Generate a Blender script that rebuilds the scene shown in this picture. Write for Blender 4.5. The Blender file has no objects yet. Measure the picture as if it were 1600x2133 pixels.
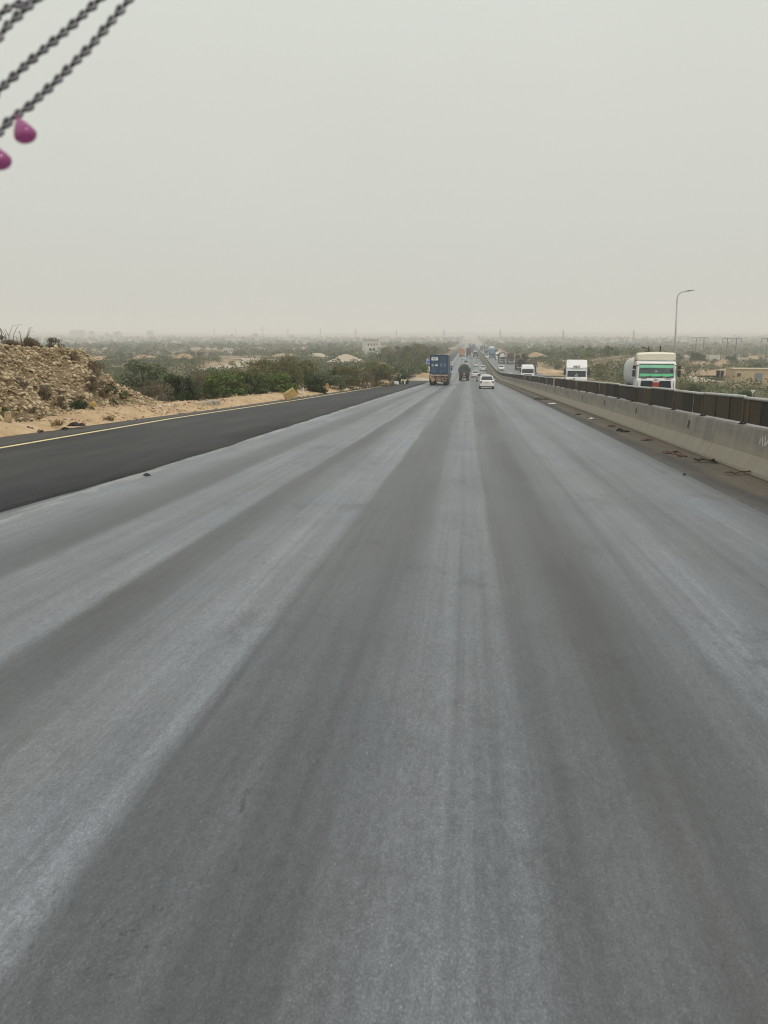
import bpy, math, random
import numpy as np
from mathutils import Vector, Matrix
R = math.radians
random.seed(7); rng = np.random.default_rng(7)
S = bpy.context.scene
COL = S.collection

# ------------------------------------------------------------------ camera
CAM_H = 2.1; PITCH = R(12.73); YAW = R(6.19)
cd = bpy.data.cameras.new('camera'); cam = bpy.data.objects.new('camera', cd); COL.objects.link(cam)
cam.location = (0, 0, CAM_H); cam.rotation_euler = (math.pi/2 - PITCH, 0, YAW)
cd.sensor_fit = 'VERTICAL'; cd.sensor_height = 24.0; cd.lens = 24.0*1600/2133
cd.clip_start = 0.05; cd.clip_end = 20000
cd.dof.use_dof = True; cd.dof.focus_distance = 45.0; cd.dof.aperture_fstop = 3.8
S.camera = cam

# ------------------------------------------------------------------ world, sun, exposure
SUN_EL, SUN_AZ = R(52), R(128)          # azimuth clockwise from +Y
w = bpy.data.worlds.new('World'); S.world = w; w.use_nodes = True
nt = w.node_tree; nt.nodes.clear()
out = nt.nodes.new('ShaderNodeOutputWorld')
sky = nt.nodes.new('ShaderNodeTexSky'); sky.sky_type = 'NISHITA'; sky.sun_disc = False
sky.sun_elevation = SUN_EL; sky.sun_rotation = SUN_AZ
sky.air_density = 1.0; sky.dust_density = 6.0; sky.ozone_density = 0.5
hs = nt.nodes.new('ShaderNodeHueSaturation'); hs.inputs['Saturation'].default_value = 0.10
nt.links.new(sky.outputs[0], hs.inputs['Color'])
b1 = nt.nodes.new('ShaderNodeBackground'); b1.inputs[1].default_value = 0.10
nt.links.new(hs.outputs[0], b1.inputs[0])
# overcast deck: even pale grey cloud, very slightly mottled
tc = nt.nodes.new('ShaderNodeTexCoord'); nz = nt.nodes.new('ShaderNodeTexNoise')
nz.inputs['Scale'].default_value = 1.6; nz.inputs['Detail'].default_value = 5
nt.links.new(tc.outputs['Generated'], nz.inputs['Vector'])
cr = nt.nodes.new('ShaderNodeValToRGB')
cr.color_ramp.elements[0].position = 0.3; cr.color_ramp.elements[0].color = (0.97, 0.975, 0.965, 1)
cr.color_ramp.elements[1].position = 0.7; cr.color_ramp.elements[1].color = (1.03, 1.03, 1.03, 1)
nt.links.new(nz.outputs[0], cr.inputs[0])
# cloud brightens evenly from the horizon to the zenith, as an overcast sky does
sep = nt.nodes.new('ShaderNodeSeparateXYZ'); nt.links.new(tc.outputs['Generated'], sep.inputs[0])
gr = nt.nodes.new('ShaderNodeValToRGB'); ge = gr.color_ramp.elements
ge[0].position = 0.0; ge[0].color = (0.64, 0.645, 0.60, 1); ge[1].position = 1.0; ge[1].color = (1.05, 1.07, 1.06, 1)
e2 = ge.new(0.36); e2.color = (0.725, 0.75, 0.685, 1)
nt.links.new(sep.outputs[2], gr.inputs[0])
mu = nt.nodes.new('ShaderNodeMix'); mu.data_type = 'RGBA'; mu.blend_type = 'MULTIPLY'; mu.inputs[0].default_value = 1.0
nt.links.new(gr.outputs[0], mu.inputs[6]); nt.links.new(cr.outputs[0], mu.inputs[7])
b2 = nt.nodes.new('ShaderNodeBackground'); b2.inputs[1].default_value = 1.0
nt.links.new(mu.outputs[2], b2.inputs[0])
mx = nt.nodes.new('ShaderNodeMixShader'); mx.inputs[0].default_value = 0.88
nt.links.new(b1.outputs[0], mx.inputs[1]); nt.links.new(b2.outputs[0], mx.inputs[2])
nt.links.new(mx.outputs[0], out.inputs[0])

sl = bpy.data.lights.new('sun', 'SUN'); so = bpy.data.objects.new('sun', sl); COL.objects.link(so)
sl.energy = 1.5; sl.angle = R(14); sl.color = (1.0, 0.95, 0.87)
sd = Vector((math.sin(SUN_AZ)*math.cos(SUN_EL), math.cos(SUN_AZ)*math.cos(SUN_EL), math.sin(SUN_EL)))
so.rotation_euler = sd.to_track_quat('Z', 'Y').to_euler(); so.location = (20, -20, 60)
S.view_settings.view_transform = 'Standard'; S.view_settings.look = 'None'
S.view_settings.exposure = 0.0; S.view_settings.gamma = 1.0; S.view_settings.use_curve_mapping = False
S.render.engine = 'CYCLES'
S.cycles.max_bounces = 6; S.cycles.diffuse_bounces = 3; S.cycles.glossy_bounces = 2
S.cycles.volume_bounces = 4; S.cycles.transmission_bounces = 3; S.cycles.transparent_max_bounces = 6
S.cycles.use_denoising = True
S.cycles.pixel_filter_type = 'BLACKMAN_HARRIS'; S.cycles.filter_width = 1.15

# ------------------------------------------------------------------ photo ray helpers (used to find where things stand)
_fw = Vector((-math.sin(YAW)*math.cos(PITCH), math.cos(YAW)*math.cos(PITCH), -math.sin(PITCH)))
_rt = Vector((math.cos(YAW), math.sin(YAW), 0)); _up = _rt.cross(_fw)
def ray(px, py): return _fw + _rt*((px-800)/1600) - _up*((py-1066.5)/1600)
def at(px, py, y):
    d = ray(px, py); k = y/d.y; return Vector((d.x*k, y, CAM_H+d.z*k))
def wx(px, y, py=750): return at(px, py, y).x

# ------------------------------------------------------------------ helpers
def tag(o, label=None, cat=None, group=None, kind=None):
    if label: o['label'] = label
    if cat: o['category'] = cat
    if group: o['group'] = group
    if kind: o['kind'] = kind
    return o
def empty(name, loc, rot=(0, 0, 0), parent=None):
    o = bpy.data.objects.new(name, None); COL.objects.link(o); o.location = loc; o.rotation_euler = rot
    o.empty_display_size = 0.2
    if parent: o.parent = parent
    return o
def link_mesh(name, me, parent=None, loc=(0, 0, 0), rot=(0, 0, 0), scale=None):
    o = bpy.data.objects.new(name, me); COL.objects.link(o); o.location = loc; o.rotation_euler = rot
    if scale is not None: o.scale = scale if hasattr(scale, '__len__') else (scale,)*3
    if parent: o.parent = parent
    return o
def np_mesh(name, V, F, mat=None, tint=None, smooth=False):
    """V (n,3), F (m,k) all faces with k corners"""
    V = np.asarray(V, np.float32); F = np.asarray(F, np.int32); k = F.shape[1]
    me = bpy.data.meshes.new(name)
    me.vertices.add(len(V)); me.vertices.foreach_set('co', V.ravel())
    me.loops.add(F.size); me.loops.foreach_set('vertex_index', F.ravel())
    me.polygons.add(len(F)); me.polygons.foreach_set('loop_start', np.arange(0, F.size, k, dtype=np.int32))
    me.polygons.foreach_set('loop_total', np.full(len(F), k, np.int32))
    if smooth: me.polygons.foreach_set('use_smooth', np.ones(len(F), bool))
    if tint is not None:
        a = me.attributes.new('tint', 'FLOAT', 'FACE'); a.data.foreach_set('value', np.asarray(tint, np.float32))
    me.update(calc_edges=True)
    if mat: me.materials.append(mat)
    return me

class MB:
    def __init__(s): s.v = []; s.f = []
    def add(s, vs, fs):
        o = len(s.v); s.v += [tuple(p) for p in vs]; s.f += [tuple(i+o for i in f) for f in fs]; return s
    def box(s, c, d, m=None):
        x, y, z = d[0]/2, d[1]/2, d[2]/2
        vs = [Vector((sx*x, sy*y, sz*z)) for sz in (-1, 1) for sy in (-1, 1) for sx in (-1, 1)]
        if m: vs = [m @ p for p in vs]
        vs = [p+Vector(c) for p in vs]
        return s.add(vs, [(0, 2, 3, 1), (4, 5, 7, 6), (0, 1, 5, 4), (2, 6, 7, 3), (0, 4, 6, 2), (1, 3, 7, 5)])
    def loft(s, rings, caps=True, closed=True):
        n = len(rings[0]); vs = [p for r in rings for p in r]; fs = []
        for i in range(len(rings)-1):
            for j in range(n if closed else n-1):
                k = (j+1) % n
                fs.append((i*n+j, i*n+k, (i+1)*n+k, (i+1)*n+j))
        if caps and closed:
            fs.append(tuple(range(n-1, -1, -1))); fs.append(tuple((len(rings)-1)*n+j for j in range(n)))
        return s.add(vs, fs)
    def cyl(s, p0, p1, r0, r1=None, n=10, caps=True):
        r1 = r0 if r1 is None else r1; p0 = Vector(p0); p1 = Vector(p1); d = (p1-p0).normalized()
        a = d.orthogonal().normalized(); b = d.cross(a)
        ring = lambda p, r: [p+(a*math.cos(t)+b*math.sin(t))*r for t in [2*math.pi*i/n for i in range(n)]]
        return s.loft([ring(p0, r0), ring(p1, r1)], caps)
    def tube(s, pts, r, n=8):
        pts = [Vector(p) for p in pts]; rings = []
        up = Vector((0.13, 0.31, 0.94))
        for i, p in enumerate(pts):
            d = (pts[min(i+1, len(pts)-1)]-pts[max(i-1, 0)]).normalized()
            a = d.cross(up).normalized(); b = d.cross(a)
            rr = r[i] if hasattr(r, '__len__') else r
            rings.append([p+(a*math.cos(t)+b*math.sin(t))*rr for t in [2*math.pi*k/n for k in range(n)]])
        return s.loft(rings)
    def torus(s, c, axis, R0, r0, n=20, m=8, sx=1.0):
        c = Vector(c); ax = Vector(axis).normalized(); a = ax.orthogonal().normalized(); b = ax.cross(a)
        vs = []; fs = []
        for i in range(n):
            t = 2*math.pi*i/n; d = a*math.cos(t)+b*math.sin(t)
            for j in range(m):
                q = 2*math.pi*j/m
                vs.append(c+d*(R0+r0*math.cos(q))+ax*(r0*math.sin(q)*sx))
        for i in range(n):
            for j in range(m):
                fs.append((i*m+j, ((i+1) % n)*m+j, ((i+1) % n)*m+(j+1) % m, i*m+(j+1) % m))
        return s.add(vs, fs)
    def prism_x(s, prof, x0, x1):       # profile of (y,z)
        return s.loft([[(x0, y, z) for y, z in prof], [(x1, y, z) for y, z in prof]])
    def prism_y(s, prof, y0, y1):       # profile of (x,z)
        return s.loft([[(x, y0, z) for x, z in prof], [(x, y1, z) for x, z in prof]])
    def panel(s, q, t=0.012):           # a thin slab on quad q, raised along its normal
        q = [Vector(p) for p in q]; n = (q[1]-q[0]).cross(q[3]-q[0]).normalized()*t
        return s.loft([[p-n*0.3 for p in q], [p+n for p in q]])
    def mesh(s, name, mat=None, smooth=False):
        me = bpy.data.meshes.new(name); me.from_pydata(s.v, [], s.f)
        if smooth: me.polygons.foreach_set('use_smooth', [True]*len(me.polygons))
        me.update()
        if mat: me.materials.append(mat)
        return me
    def build(s, name, mat=None, parent=None, smooth=False, bevel=0, loc=(0, 0, 0), rot=(0, 0, 0)):
        import bmesh
        me = s.mesh(name, mat, smooth)
        bm = bmesh.new(); bm.from_mesh(me); bmesh.ops.recalc_face_normals(bm, faces=bm.faces); bm.to_mesh(me); bm.free()
        o = link_mesh(name, me, parent, loc, rot)
        if bevel:
            b = o.modifiers.new('bevel', 'BEVEL'); b.width = bevel; b.segments = 2; b.limit_method = 'ANGLE'; b.angle_limit = R(35)
        return o

# ------------------------------------------------------------------ materials
_M = {}
def nodes_of(name):
    m = bpy.data.materials.new(name); m.use_nodes = True
    n = m.node_tree; p = n.nodes['Principled BSDF']; return m, n, p
def N(n, t, **kw):
    x = n.nodes.new('ShaderNode'+t)
    for k, v in kw.items():
        if k in x.inputs: x.inputs[k].default_value = v
        else: setattr(x, k, v)
    return x
def mixc(n, fac, a, b, mode='MIX'):
    m = n.nodes.new('ShaderNodeMix'); m.data_type = 'RGBA'; m.blend_type = mode
    for sock, v in ((m.inputs[0], fac), (m.inputs[6], a), (m.inputs[7], b)):
        if hasattr(v, 'is_linked'): n.links.new(v, sock)
        else: sock.default_value = v if not hasattr(v, '__len__') else tuple(v)[:3]+(1,)
    return m.outputs[2]
def mth(n, op, a, b=0.0, clamp=False, c=None):
    m = n.nodes.new('ShaderNodeMath'); m.operation = op; m.use_clamp = clamp
    for i, v in enumerate((a, b) if c is None else (a, b, c)):
        if hasattr(v, 'is_linked'): n.links.new(v, m.inputs[i])
        else: m.inputs[i].default_value = v
    return m.outputs[0]
def ramp(n, src, stops, interp='LINEAR'):
    r = n.nodes.new('ShaderNodeValToRGB'); e = r.color_ramp; e.interpolation = interp
    while len(e.elements) < len(stops): e.elements.new(0.5)
    for el, (p, c) in zip(e.elements, stops):
        el.position = p; el.color = ((c, c, c) if not hasattr(c, '__len__') else tuple(c)[:3])+(1,)
    n.links.new(src, r.inputs[0]); return r.outputs[0]
def noise(n, vec, scale, detail=4, rough=0.55, dims=None):
    x = n.nodes.new('ShaderNodeTexNoise'); x.inputs['Scale'].default_value = scale
    x.inputs['Detail'].default_value = detail; x.inputs['Roughness'].default_value = rough
    if vec is not None: n.links.new(vec, x.inputs['Vector'])
    return x.outputs[0]
def mapped(n, vec, scale=(1, 1, 1), loc=(0, 0, 0)):
    m = n.nodes.new('ShaderNodeMapping'); m.inputs['Scale'].default_value = scale; m.inputs['Location'].default_value = loc
    n.links.new(vec, m.inputs['Vector']); return m.outputs[0]
def bump(n, p, h, strength=0.3, dist=0.02):
    b = n.nodes.new('ShaderNodeBump'); b.inputs['Strength'].default_value = strength; b.inputs['Distance'].default_value = dist
    n.links.new(h, b.inputs['Height']); n.links.new(b.outputs[0], p.inputs['Normal'])
def mat(name, c, rough=0.6, var=0.25, scale=3.0, dust=0.0, metal=0.0, bmp=0.0, dustc=(0.33, 0.27, 0.2), spec=0.5):
    """plain surface with mottled wear; dust adds a patchy film"""
    if name in _M: return _M[name]
    m, n, p = nodes_of(name); co = n.nodes.new('ShaderNodeTexCoord').outputs['Object']
    f = noise(n, co, scale, 6)
    d = tuple(x*(1-var) for x in c); l = tuple(min(1, x*(1+var*0.6)) for x in c)
    colr = ramp(n, f, [(0.32, d), (0.68, l)])
    if dust:
        g = noise(n, mapped(n, co, (1, 1, 1.0), (3, 5, 1)), scale*0.6, 7, 0.65)
        colr = mixc(n, mth(n, 'MULTIPLY', ramp(n, g, [(0.35, 0.0), (0.75, 1.0)]), dust), colr, dustc)
    n.links.new(colr, p.inputs['Base Color'])
    p.inputs['Roughness'].default_value = rough; p.inputs['Metallic'].default_value = metal
    p.inputs['Specular IOR Level'].default_value = spec
    if bmp: bump(n, p, noise(n, co, scale*6, 6), bmp, 0.02)
    _M[name] = m; return m
def glassy(name, c=(0.03, 0.035, 0.04)):
    if name in _M: return _M[name]
    m, n, p = nodes_of(name); co = n.nodes.new('ShaderNodeTexCoord').outputs['Object']
    n.links.new(ramp(n, noise(n, co, 2.0, 4), [(0.3, tuple(x*0.7 for x in c)), (0.7, tuple(x*1.3 for x in c))]), p.inputs['Base Color'])
    p.inputs['Roughness'].default_value = 0.12; p.inputs['Specular IOR Level'].default_value = 0.5
    _M[name] = m; return m
def leafmat(name, lo, hi, tip=None):
    """leaf colour varies leaf by leaf (attribute) and plant by plant"""
    if name in _M: return _M[name]
    m, n, p = nodes_of(name)
    a = N(n, 'Attribute', attribute_name='tint'); oi = n.nodes.new('ShaderNodeObjectInfo')
    f = mth(n, 'ADD', mth(n, 'MULTIPLY', a.outputs['Fac'], 0.75), mth(n, 'MULTIPLY', oi.outputs['Random'], 0.25))
    colr = ramp(n, f, [(0.0, lo), (0.75, hi), (1.0, tip or tuple(x*1.35 for x in hi))])
    n.links.new(colr, p.inputs['Base Color']); p.inputs['Roughness'].default_value = 0.7
    p.inputs['Specular IOR Level'].default_value = 0.25
    _M[name] = m; return m

TYRE = mat('tyre_rubber', (0.022, 0.021, 0.02), 0.85, 0.3, 6, 0.35)
DARK = mat('black_plastic', (0.02, 0.02, 0.021), 0.6, 0.3, 5, 0.1)
STEEL = mat('dull_steel', (0.42, 0.42, 0.41), 0.45, 0.2, 4, 0.15, 0.6)
CHROME = mat('worn_chrome', (0.6, 0.6, 0.6), 0.3, 0.15, 4, 0.1, 0.8)
CHASSIS = mat('dusty_chassis', (0.035, 0.03, 0.027), 0.8, 0.3, 3, 0.45)
WHITE = mat('white_paint', (0.74, 0.74, 0.72), 0.35, 0.06, 2, 0.12)
GLASS = glassy('tinted_glass', (0.025, 0.03, 0.034))
REDL = mat('red_lamp', (0.25, 0.02, 0.02), 0.25, 0.2, 4)
AMBER = mat('amber_lamp', (0.5, 0.2, 0.03), 0.3, 0.2, 4)
LAMP = mat('headlamp_lens', (0.5, 0.52, 0.53), 0.15, 0.2, 6)
BARK = mat('dry_bark', (0.11, 0.085, 0.06), 0.9, 0.4, 8)

# ------------------------------------------------------------------ road profile and terrain
def rz(y):
    y = np.asarray(y, float)
    t = np.clip((y-150)/60, 0, 1)
    z = -0.039*np.minimum(y, 150) - 0.039*60*(t-t*t/2)
    return z + 0.15*np.sin(np.clip(y-210, 0, None)/70.0)*np.clip((y-210)/200, 0, 1) - 0.0006*np.clip(y-500, 0, 3000)
def slope(y): return math.atan((float(rz(y+1))-float(rz(y-1)))/2)
def lerp_fn(xs, ys): return lambda y: np.interp(y, xs, ys)
X_OVER = lerp_fn([-30, 10, 15, 120, 400, 1600], [-6.85, -6.85, -6.62, -6.72, -6.8, -6.8])      # edge of the new lane
X_LINE = lerp_fn([-30, 19, 31, 51, 97, 200, 1600], [-12.0, -12.1, -12.3, -11.5, -10.6, -10.4, -10.4])
X_EDGE = lerp_fn([-30, 20, 29, 43, 97, 200, 1600], [-14.3, -14.2, -13.65, -12.85, -11.6, -11.3, -11.3])  # paved edge
X_RIGHT = lerp_fn([-30, 12, 34, 120, 1600], [4.45, 4.45, 4.65, 4.9, 4.9])
X_BAR = lerp_fn([-30, 10, 38, 150, 1600], [5.72, 5.74, 6.05, 6.45, 6.45])                        # near face of the barrier foot
X_OPP0 = lambda y: X_BAR(y)+0.66
X_OPP1 = lerp_fn([-30, 1600], [19.0, 19.0])
X_DIRT = lerp_fn([-30, 60, 200, 1600], [22.5, 22.5, 24.0, 23.0])

def vnoise(x, y, s, seed=0):
    """smooth value noise, vectorised"""
    x = np.asarray(x, float)/s; y = np.asarray(y, float)/s
    xi = np.floor(x).astype(np.int64); yi = np.floor(y).astype(np.int64); fx = x-xi; fy = y-yi
    fx = fx*fx*(3-2*fx); fy = fy*fy*(3-2*fy)
    def h(a, b):
        k = (a*374761393 + b*668265263 + seed*144664) & 0x7fffffff
        k = (k ^ (k >> 13))*1274126177 & 0x7fffffff
        return ((k ^ (k >> 16)) & 0xffff)/65535.0
    return (h(xi, yi)*(1-fx)+h(xi+1, yi)*fx)*(1-fy)+(h(xi, yi+1)*(1-fx)+h(xi+1, yi+1)*fx)*fy
def sstep(a, b, t):
    t = np.clip((t-a)/(b-a), 0, 1); return t*t*(3-2*t)
def terrain(x, y):
    x = np.asarray(x, float); y = np.asarray(y, float)
    r = rz(y)-0.22
    plainL = -7.9 + 1.5*(vnoise(x, y, 60, 1)-0.5) + 2.2*(vnoise(x, y, 260, 2)-0.5)
    ridge = 4.6*sstep(90, 200, y)*sstep(520, 380, y)*sstep(0.29, 0.20, x/np.maximum(y, 1))
    plainR = -9.3 + 1.4*sstep(1200, 2000, y) + ridge + 1.4*(vnoise(x, y, 45, 3)-0.5) + 2.0*(vnoise(x, y, 240, 4)-0.5)
    d = np.hypot(x, y)
    far = 0.0105*np.clip(d-1500, 0, None) + 14*vnoise(x, y, 1400, 5)*sstep(2500, 4500, d)
    xl = X_EDGE(y)-2.6; xr = X_DIRT(y)
    kL = sstep(0, 45, xl-x); kR = sstep(0, 30, x-xr)
    near = sstep(120, 40, y)*sstep(60, 25, -x)          # ground stays high beside the rock bank
    kL = kL*(1-0.75*near)
    q = sstep(1500, 2100, y); kL = np.maximum(kL, q); kR = np.maximum(kR, q)
    z = np.where(x < xl, r*(1-kL)+(plainL+far)*kL, np.where(x > xr, r*(1-kR)+(plainR+far)*kR, r*(1-q)+(plainL+far)*q))
    return z + 0.12*(vnoise(x, y, 3.0, 6)-0.5)*np.where((x < xl-1) | (x > xr+1), 1, 0)
def tz(x, y): return float(terrain(x, y))
def ground_hit(px, py, y0=20, y1=3000):
    d = ray(px, py); y = y0
    while y < y1:
        if CAM_H+d.z*y/d.y <= tz(d.x*y/d.y, y): break
        y *= 1.004
    return Vector((d.x*y/d.y, y, tz(d.x*y/d.y, y)))

def geo(a, b, first, g):
    o = [a]; st = first
    while o[-1] < b: o.append(o[-1]+st); st *= g
    return o
def grid_mesh(name, xs, ys, zf, m, smooth=True):
    X, Y = np.meshgrid(xs, ys); Z = zf(X, Y)
    V = np.stack([X, Y, Z], -1).reshape(-1, 3); nx, ny = len(xs), len(ys)
    i = np.arange(nx*ny).reshape(ny, nx)
    F = np.stack([i[:-1, :-1], i[:-1, 1:], i[1:, 1:], i[1:, :-1]], -1).reshape(-1, 4)
    return np_mesh(name, V, F, m, smooth=smooth)

def ground_mat():
    m, n, p = nodes_of('scrub_ground'); co = n.nodes.new('ShaderNodeTexCoord').outputs['Object']
    sand = ramp(n, noise(n, co, 0.35, 8, 0.65), [(0.3, (0.26, 0.175, 0.105)), (0.7, (0.42, 0.30, 0.19))])
    scrub = ramp(n, noise(n, co, 0.8, 8, 0.7), [(0.3, (0.07, 0.066, 0.038)), (0.7, (0.19, 0.155, 0.095))])
    f = mth(n, 'ADD', mth(n, 'MULTIPLY', noise(n, mapped(n, co, (1, .55, 1)), 0.016, 6, 0.6), 0.65), mth(n, 'MULTIPLY', noise(n, co, 0.12, 6, 0.65), 0.35))
    k = ramp(n, f, [(0.45, 0.0), (0.55, 1.0)])
    n.links.new(mixc(n, k, scrub, sand), p.inputs['Base Color']); p.inputs['Roughness'].default_value = 0.95
    p.inputs['Specular IOR Level'].default_value = 0.15
    bump(n, p, noise(n, co, 2.5, 8, 0.7), 0.6, 0.15)
    return m
gx = sorted(set([round(v, 2) for v in
     list(np.arange(-60, 70, 1.5)) + [-v for v in geo(60, 6500, 2.0, 1.06)] + geo(70, 6500, 2.0, 1.06)]))
gy = list(np.arange(-40, 260, 2.0)) + geo(260, 7000, 2.5, 1.035)
tag(link_mesh('ground', grid_mesh('ground', gx, gy, terrain, ground_mat())), kind='structure')

def strip(name, xa, xb, m, dz=0.0, nx=2, ys=None, side=0.0):
    """sheet between two edges, following the road; side > 0 gives it a visible lip"""
    ys = ys if ys is not None else list(np.arange(-30, 60, 0.5)) + list(np.arange(60, 240, 2.0)) + geo(240, 1500, 3, 1.05)
    ys = np.array(ys); A = xa(ys); B = xb(ys); V = []; 
    for j, y in enumerate(ys):
        row = [(A[j]+(B[j]-A[j])*k/nx, y, float(rz(y))+dz) for k in range(nx+1)]
        if side: row = [(row[0][0], y, row[0][2]-side)] + row + [(row[-1][0], y, row[-1][2]-side)]
        V += row
    k = nx+1+(2 if side else 0); ii = np.arange(len(ys)*k).reshape(len(ys), k)
    F = np.stack([ii[:-1, :-1], ii[:-1, 1:], ii[1:, 1:], ii[1:, :-1]], -1).reshape(-1, 4)
    return tag(link_mesh(name, np_mesh(name, V, F, m)), kind='structure')

def road_mat(name, stops, x0, x1, mid=0.094, gain=1.35, tintc=(0.93, 0.995, 1.10), edge=None, marks=True, spec=0.9, fineamt=1.0):
    """worn asphalt: grey level across the lane comes from polished and dusty wheel tracks that run along it"""
    m, n, p = nodes_of(name); co = n.nodes.new('ShaderNodeTexCoord').outputs['Object']
    sx = n.nodes.new('ShaderNodeSeparateXYZ'); n.links.new(co, sx.inputs[0]); X, Y = sx.outputs[0], sx.outputs[1]
    wob = mth(n, 'SUBTRACT', noise(n, mapped(n, co, (0.25, 0.045, 0)), 1.0, 3), 0.5)
    wob2 = mth(n, 'SUBTRACT', noise(n, mapped(n, co, (1.2, 0.35, 0), (7, 3, 0)), 1.0, 5, 0.65), 0.5)
    xx = mth(n, 'ADD', X, mth(n, 'ADD', mth(n, 'MULTIPLY', wob, 0.55), mth(n, 'MULTIPLY', wob2, 0.10)))
    t = mth(n, 'DIVIDE', mth(n, 'SUBTRACT', xx, x0), x1-x0)
    prof = ramp(n, t, [((a-x0)/(x1-x0), v) for a, v in stops])
    # tracks fade in and out along the road
    fade = ramp(n, noise(n, mapped(n, co, (0.5, 0.11, 0), (4, 2, 0)), 1.0, 5, 0.6), [(0.3, 0.45), (0.65, 1.1)])
    v = mth(n, 'ADD', mid, mth(n, 'MULTIPLY', mth(n, 'SUBTRACT', prof, 0.15), mth(n, 'MULTIPLY', fade, gain)))
    # chalky streaks of several widths
    s1 = mth(n, 'SUBTRACT', noise(n, mapped(n, co, (2.2, 0.035, 0)), 1.0, 4, 0.6), 0.5)
    s2 = mth(n, 'SUBTRACT', noise(n, mapped(n, co, (9.0, 0.08, 0), (3, 1, 0)), 1.0, 4, 0.65), 0.5)
    s3 = mth(n, 'SUBTRACT', noise(n, mapped(n, co, (30.0, 0.5, 0), (1, 4, 0)), 1.0, 3, 0.6), 0.5)
    st = mth(n, 'ADD', mth(n, 'MULTIPLY', s1, 1.25*fineamt), mth(n, 'ADD', mth(n, 'MULTIPLY', s2, 0.95*fineamt), mth(n, 'MULTIPLY', s3, 0.28*fineamt)))
    v = mth(n, 'MULTIPLY', v, mth(n, 'ADD', 1.0, st))
    pat = noise(n, mapped(n, co, (0.6, 0.4, 0)), 1.0, 9, 0.72)
    v = mth(n, 'MULTIPLY', v, ramp(n, pat, [(0.28, 0.80), (0.72, 1.20)]))
    gr = noise(n, mapped(n, co, (130, 75, 100)), 1.0, 2, 0.6)                     # aggregate
    v = mth(n, 'MULTIPLY', v, ramp(n, gr, [(0.30, 0.66), (0.55, 1.0), (0.72, 1.5)]))
    gr2 = noise(n, mapped(n, co, (34, 14, 30)), 1.0, 4, 0.75)
    v = mth(n, 'MULTIPLY', v, ramp(n, gr2, [(0.3, 0.74), (0.7, 1.26)]))
    if marks:
        where = ramp(n, noise(n, mapped(n, co, (0.9, 0.30, 0), (1.3, 7.1, 0)), 1.0, 6, 0.7), [(0.50, 0.0), (0.64, 1.0)])
        pit = ramp(n, noise(n, mapped(n, co, (26, 15, 9)), 1.0, 9, 0.8), [(0.565, 0.0), (0.61, 1.0)])      # ravelled pits, all sizes
        v = mth(n, 'MULTIPLY', v, mth(n, 'SUBTRACT', 1.0, mth(n, 'MULTIPLY', mth(n, 'MULTIPLY', pit, where), 0.6)))
        pit2 = ramp(n, noise(n, mapped(n, co, (5, 2.4, 9), (3, 8, 1)), 1.0, 8, 0.75), [(0.655, 0.0), (0.70, 1.0)])
        v = mth(n, 'MULTIPLY', v, mth(n, 'SUBTRACT', 1.0, mth(n, 'MULTIPLY', pit2, 0.42)))
        chip = ramp(n, noise(n, mapped(n, co, (70, 34, 30), (3, 3, 1)), 1.0, 2, 0.5), [(0.70, 0.0), (0.76, 1.0)])   # pale exposed stones
        v = mth(n, 'MULTIPLY', v, mth(n, 'ADD', 1.0, mth(n, 'MULTIPLY', chip, 0.9)))
        dp = ramp(n, noise(n, mapped(n, co, (1.1, 0.55, 0), (9.2, 3.3, 0)), 1.0, 10, 0.78), [(0.55, 0.0), (0.66, 1.0)])
        v = mth(n, 'MULTIPLY', v, mth(n, 'SUBTRACT', 1.0, mth(n, 'MULTIPLY', dp, 0.38)))
        # a long crack that wanders along the lane, broken up
        for k, (cx, ph) in enumerate(((-1.05, 0.0), (2.95, 4.0))):
            cw = mth(n, 'ADD', X, mth(n, 'ADD', -cx, mth(n, 'MULTIPLY', mth(n, 'SUBTRACT', noise(n, mapped(n, co, (0, 0.7, 0), (ph, ph, 0)), 1.0, 8, 0.7), 0.5), 0.42)))
            ln = mth(n, 'LESS_THAN', mth(n, 'ABSOLUTE', cw), 0.012)
            br = ramp(n, noise(n, mapped(n, co, (3, 1.6, 0), (ph, 2, 0)), 1.0, 5, 0.7), [(0.545, 0.0), (0.60, 1.0)])
            v = mth(n, 'MULTIPLY', v, mth(n, 'SUBTRACT', 1.0, mth(n, 'MULTIPLY', mth(n, 'MULTIPLY', ln, br), 0.45)))
    col = mixc(n, 1.0, v, tintc, 'MULTIPLY')
    hue = noise(n, mapped(n, co, (0.7, 0.3, 0), (5, 5, 0)), 1.0, 5, 0.6)
    col = mixc(n, 1.0, col, ramp(n, hue, [(0.3, (0.95, 1.0, 1.05)), (0.5, (0.99, 1.0, 1.01)), (0.7, (1.01, 1.0, 0.985))]), 'MULTIPLY')
    # pale dust collects unevenly
    du = ramp(n, noise(n, mapped(n, co, (0.8, 0.12, 0), (2, 9, 0)), 1.0, 6, 0.6), [(0.48, 0.0), (0.75, 1.0)])
    col = mixc(n, mth(n, 'MULTIPLY', du, 0.10), col, (0.27, 0.245, 0.205))
    if edge:
        xe, wdt, ec = edge                              # worn paint along an edge, in broken dashes
        near = mth(n, 'LESS_THAN', mth(n, 'ABSOLUTE', mth(n, 'ADD', mth(n, 'SUBTRACT', X, xe), mth(n, 'MULTIPLY', wob2, 0.2))), wdt)
        worn = ramp(n, noise(n, mapped(n, co, (2.0, 0.45, 0)), 1.0, 7, 0.75), [(0.45, 0.0), (0.55, 1.0)])
        col = mixc(n, mth(n, 'MULTIPLY', mth(n, 'MULTIPLY', near, worn), 0.7), col, ec)
    n.links.new(col, p.inputs['Base Color'])
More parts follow.
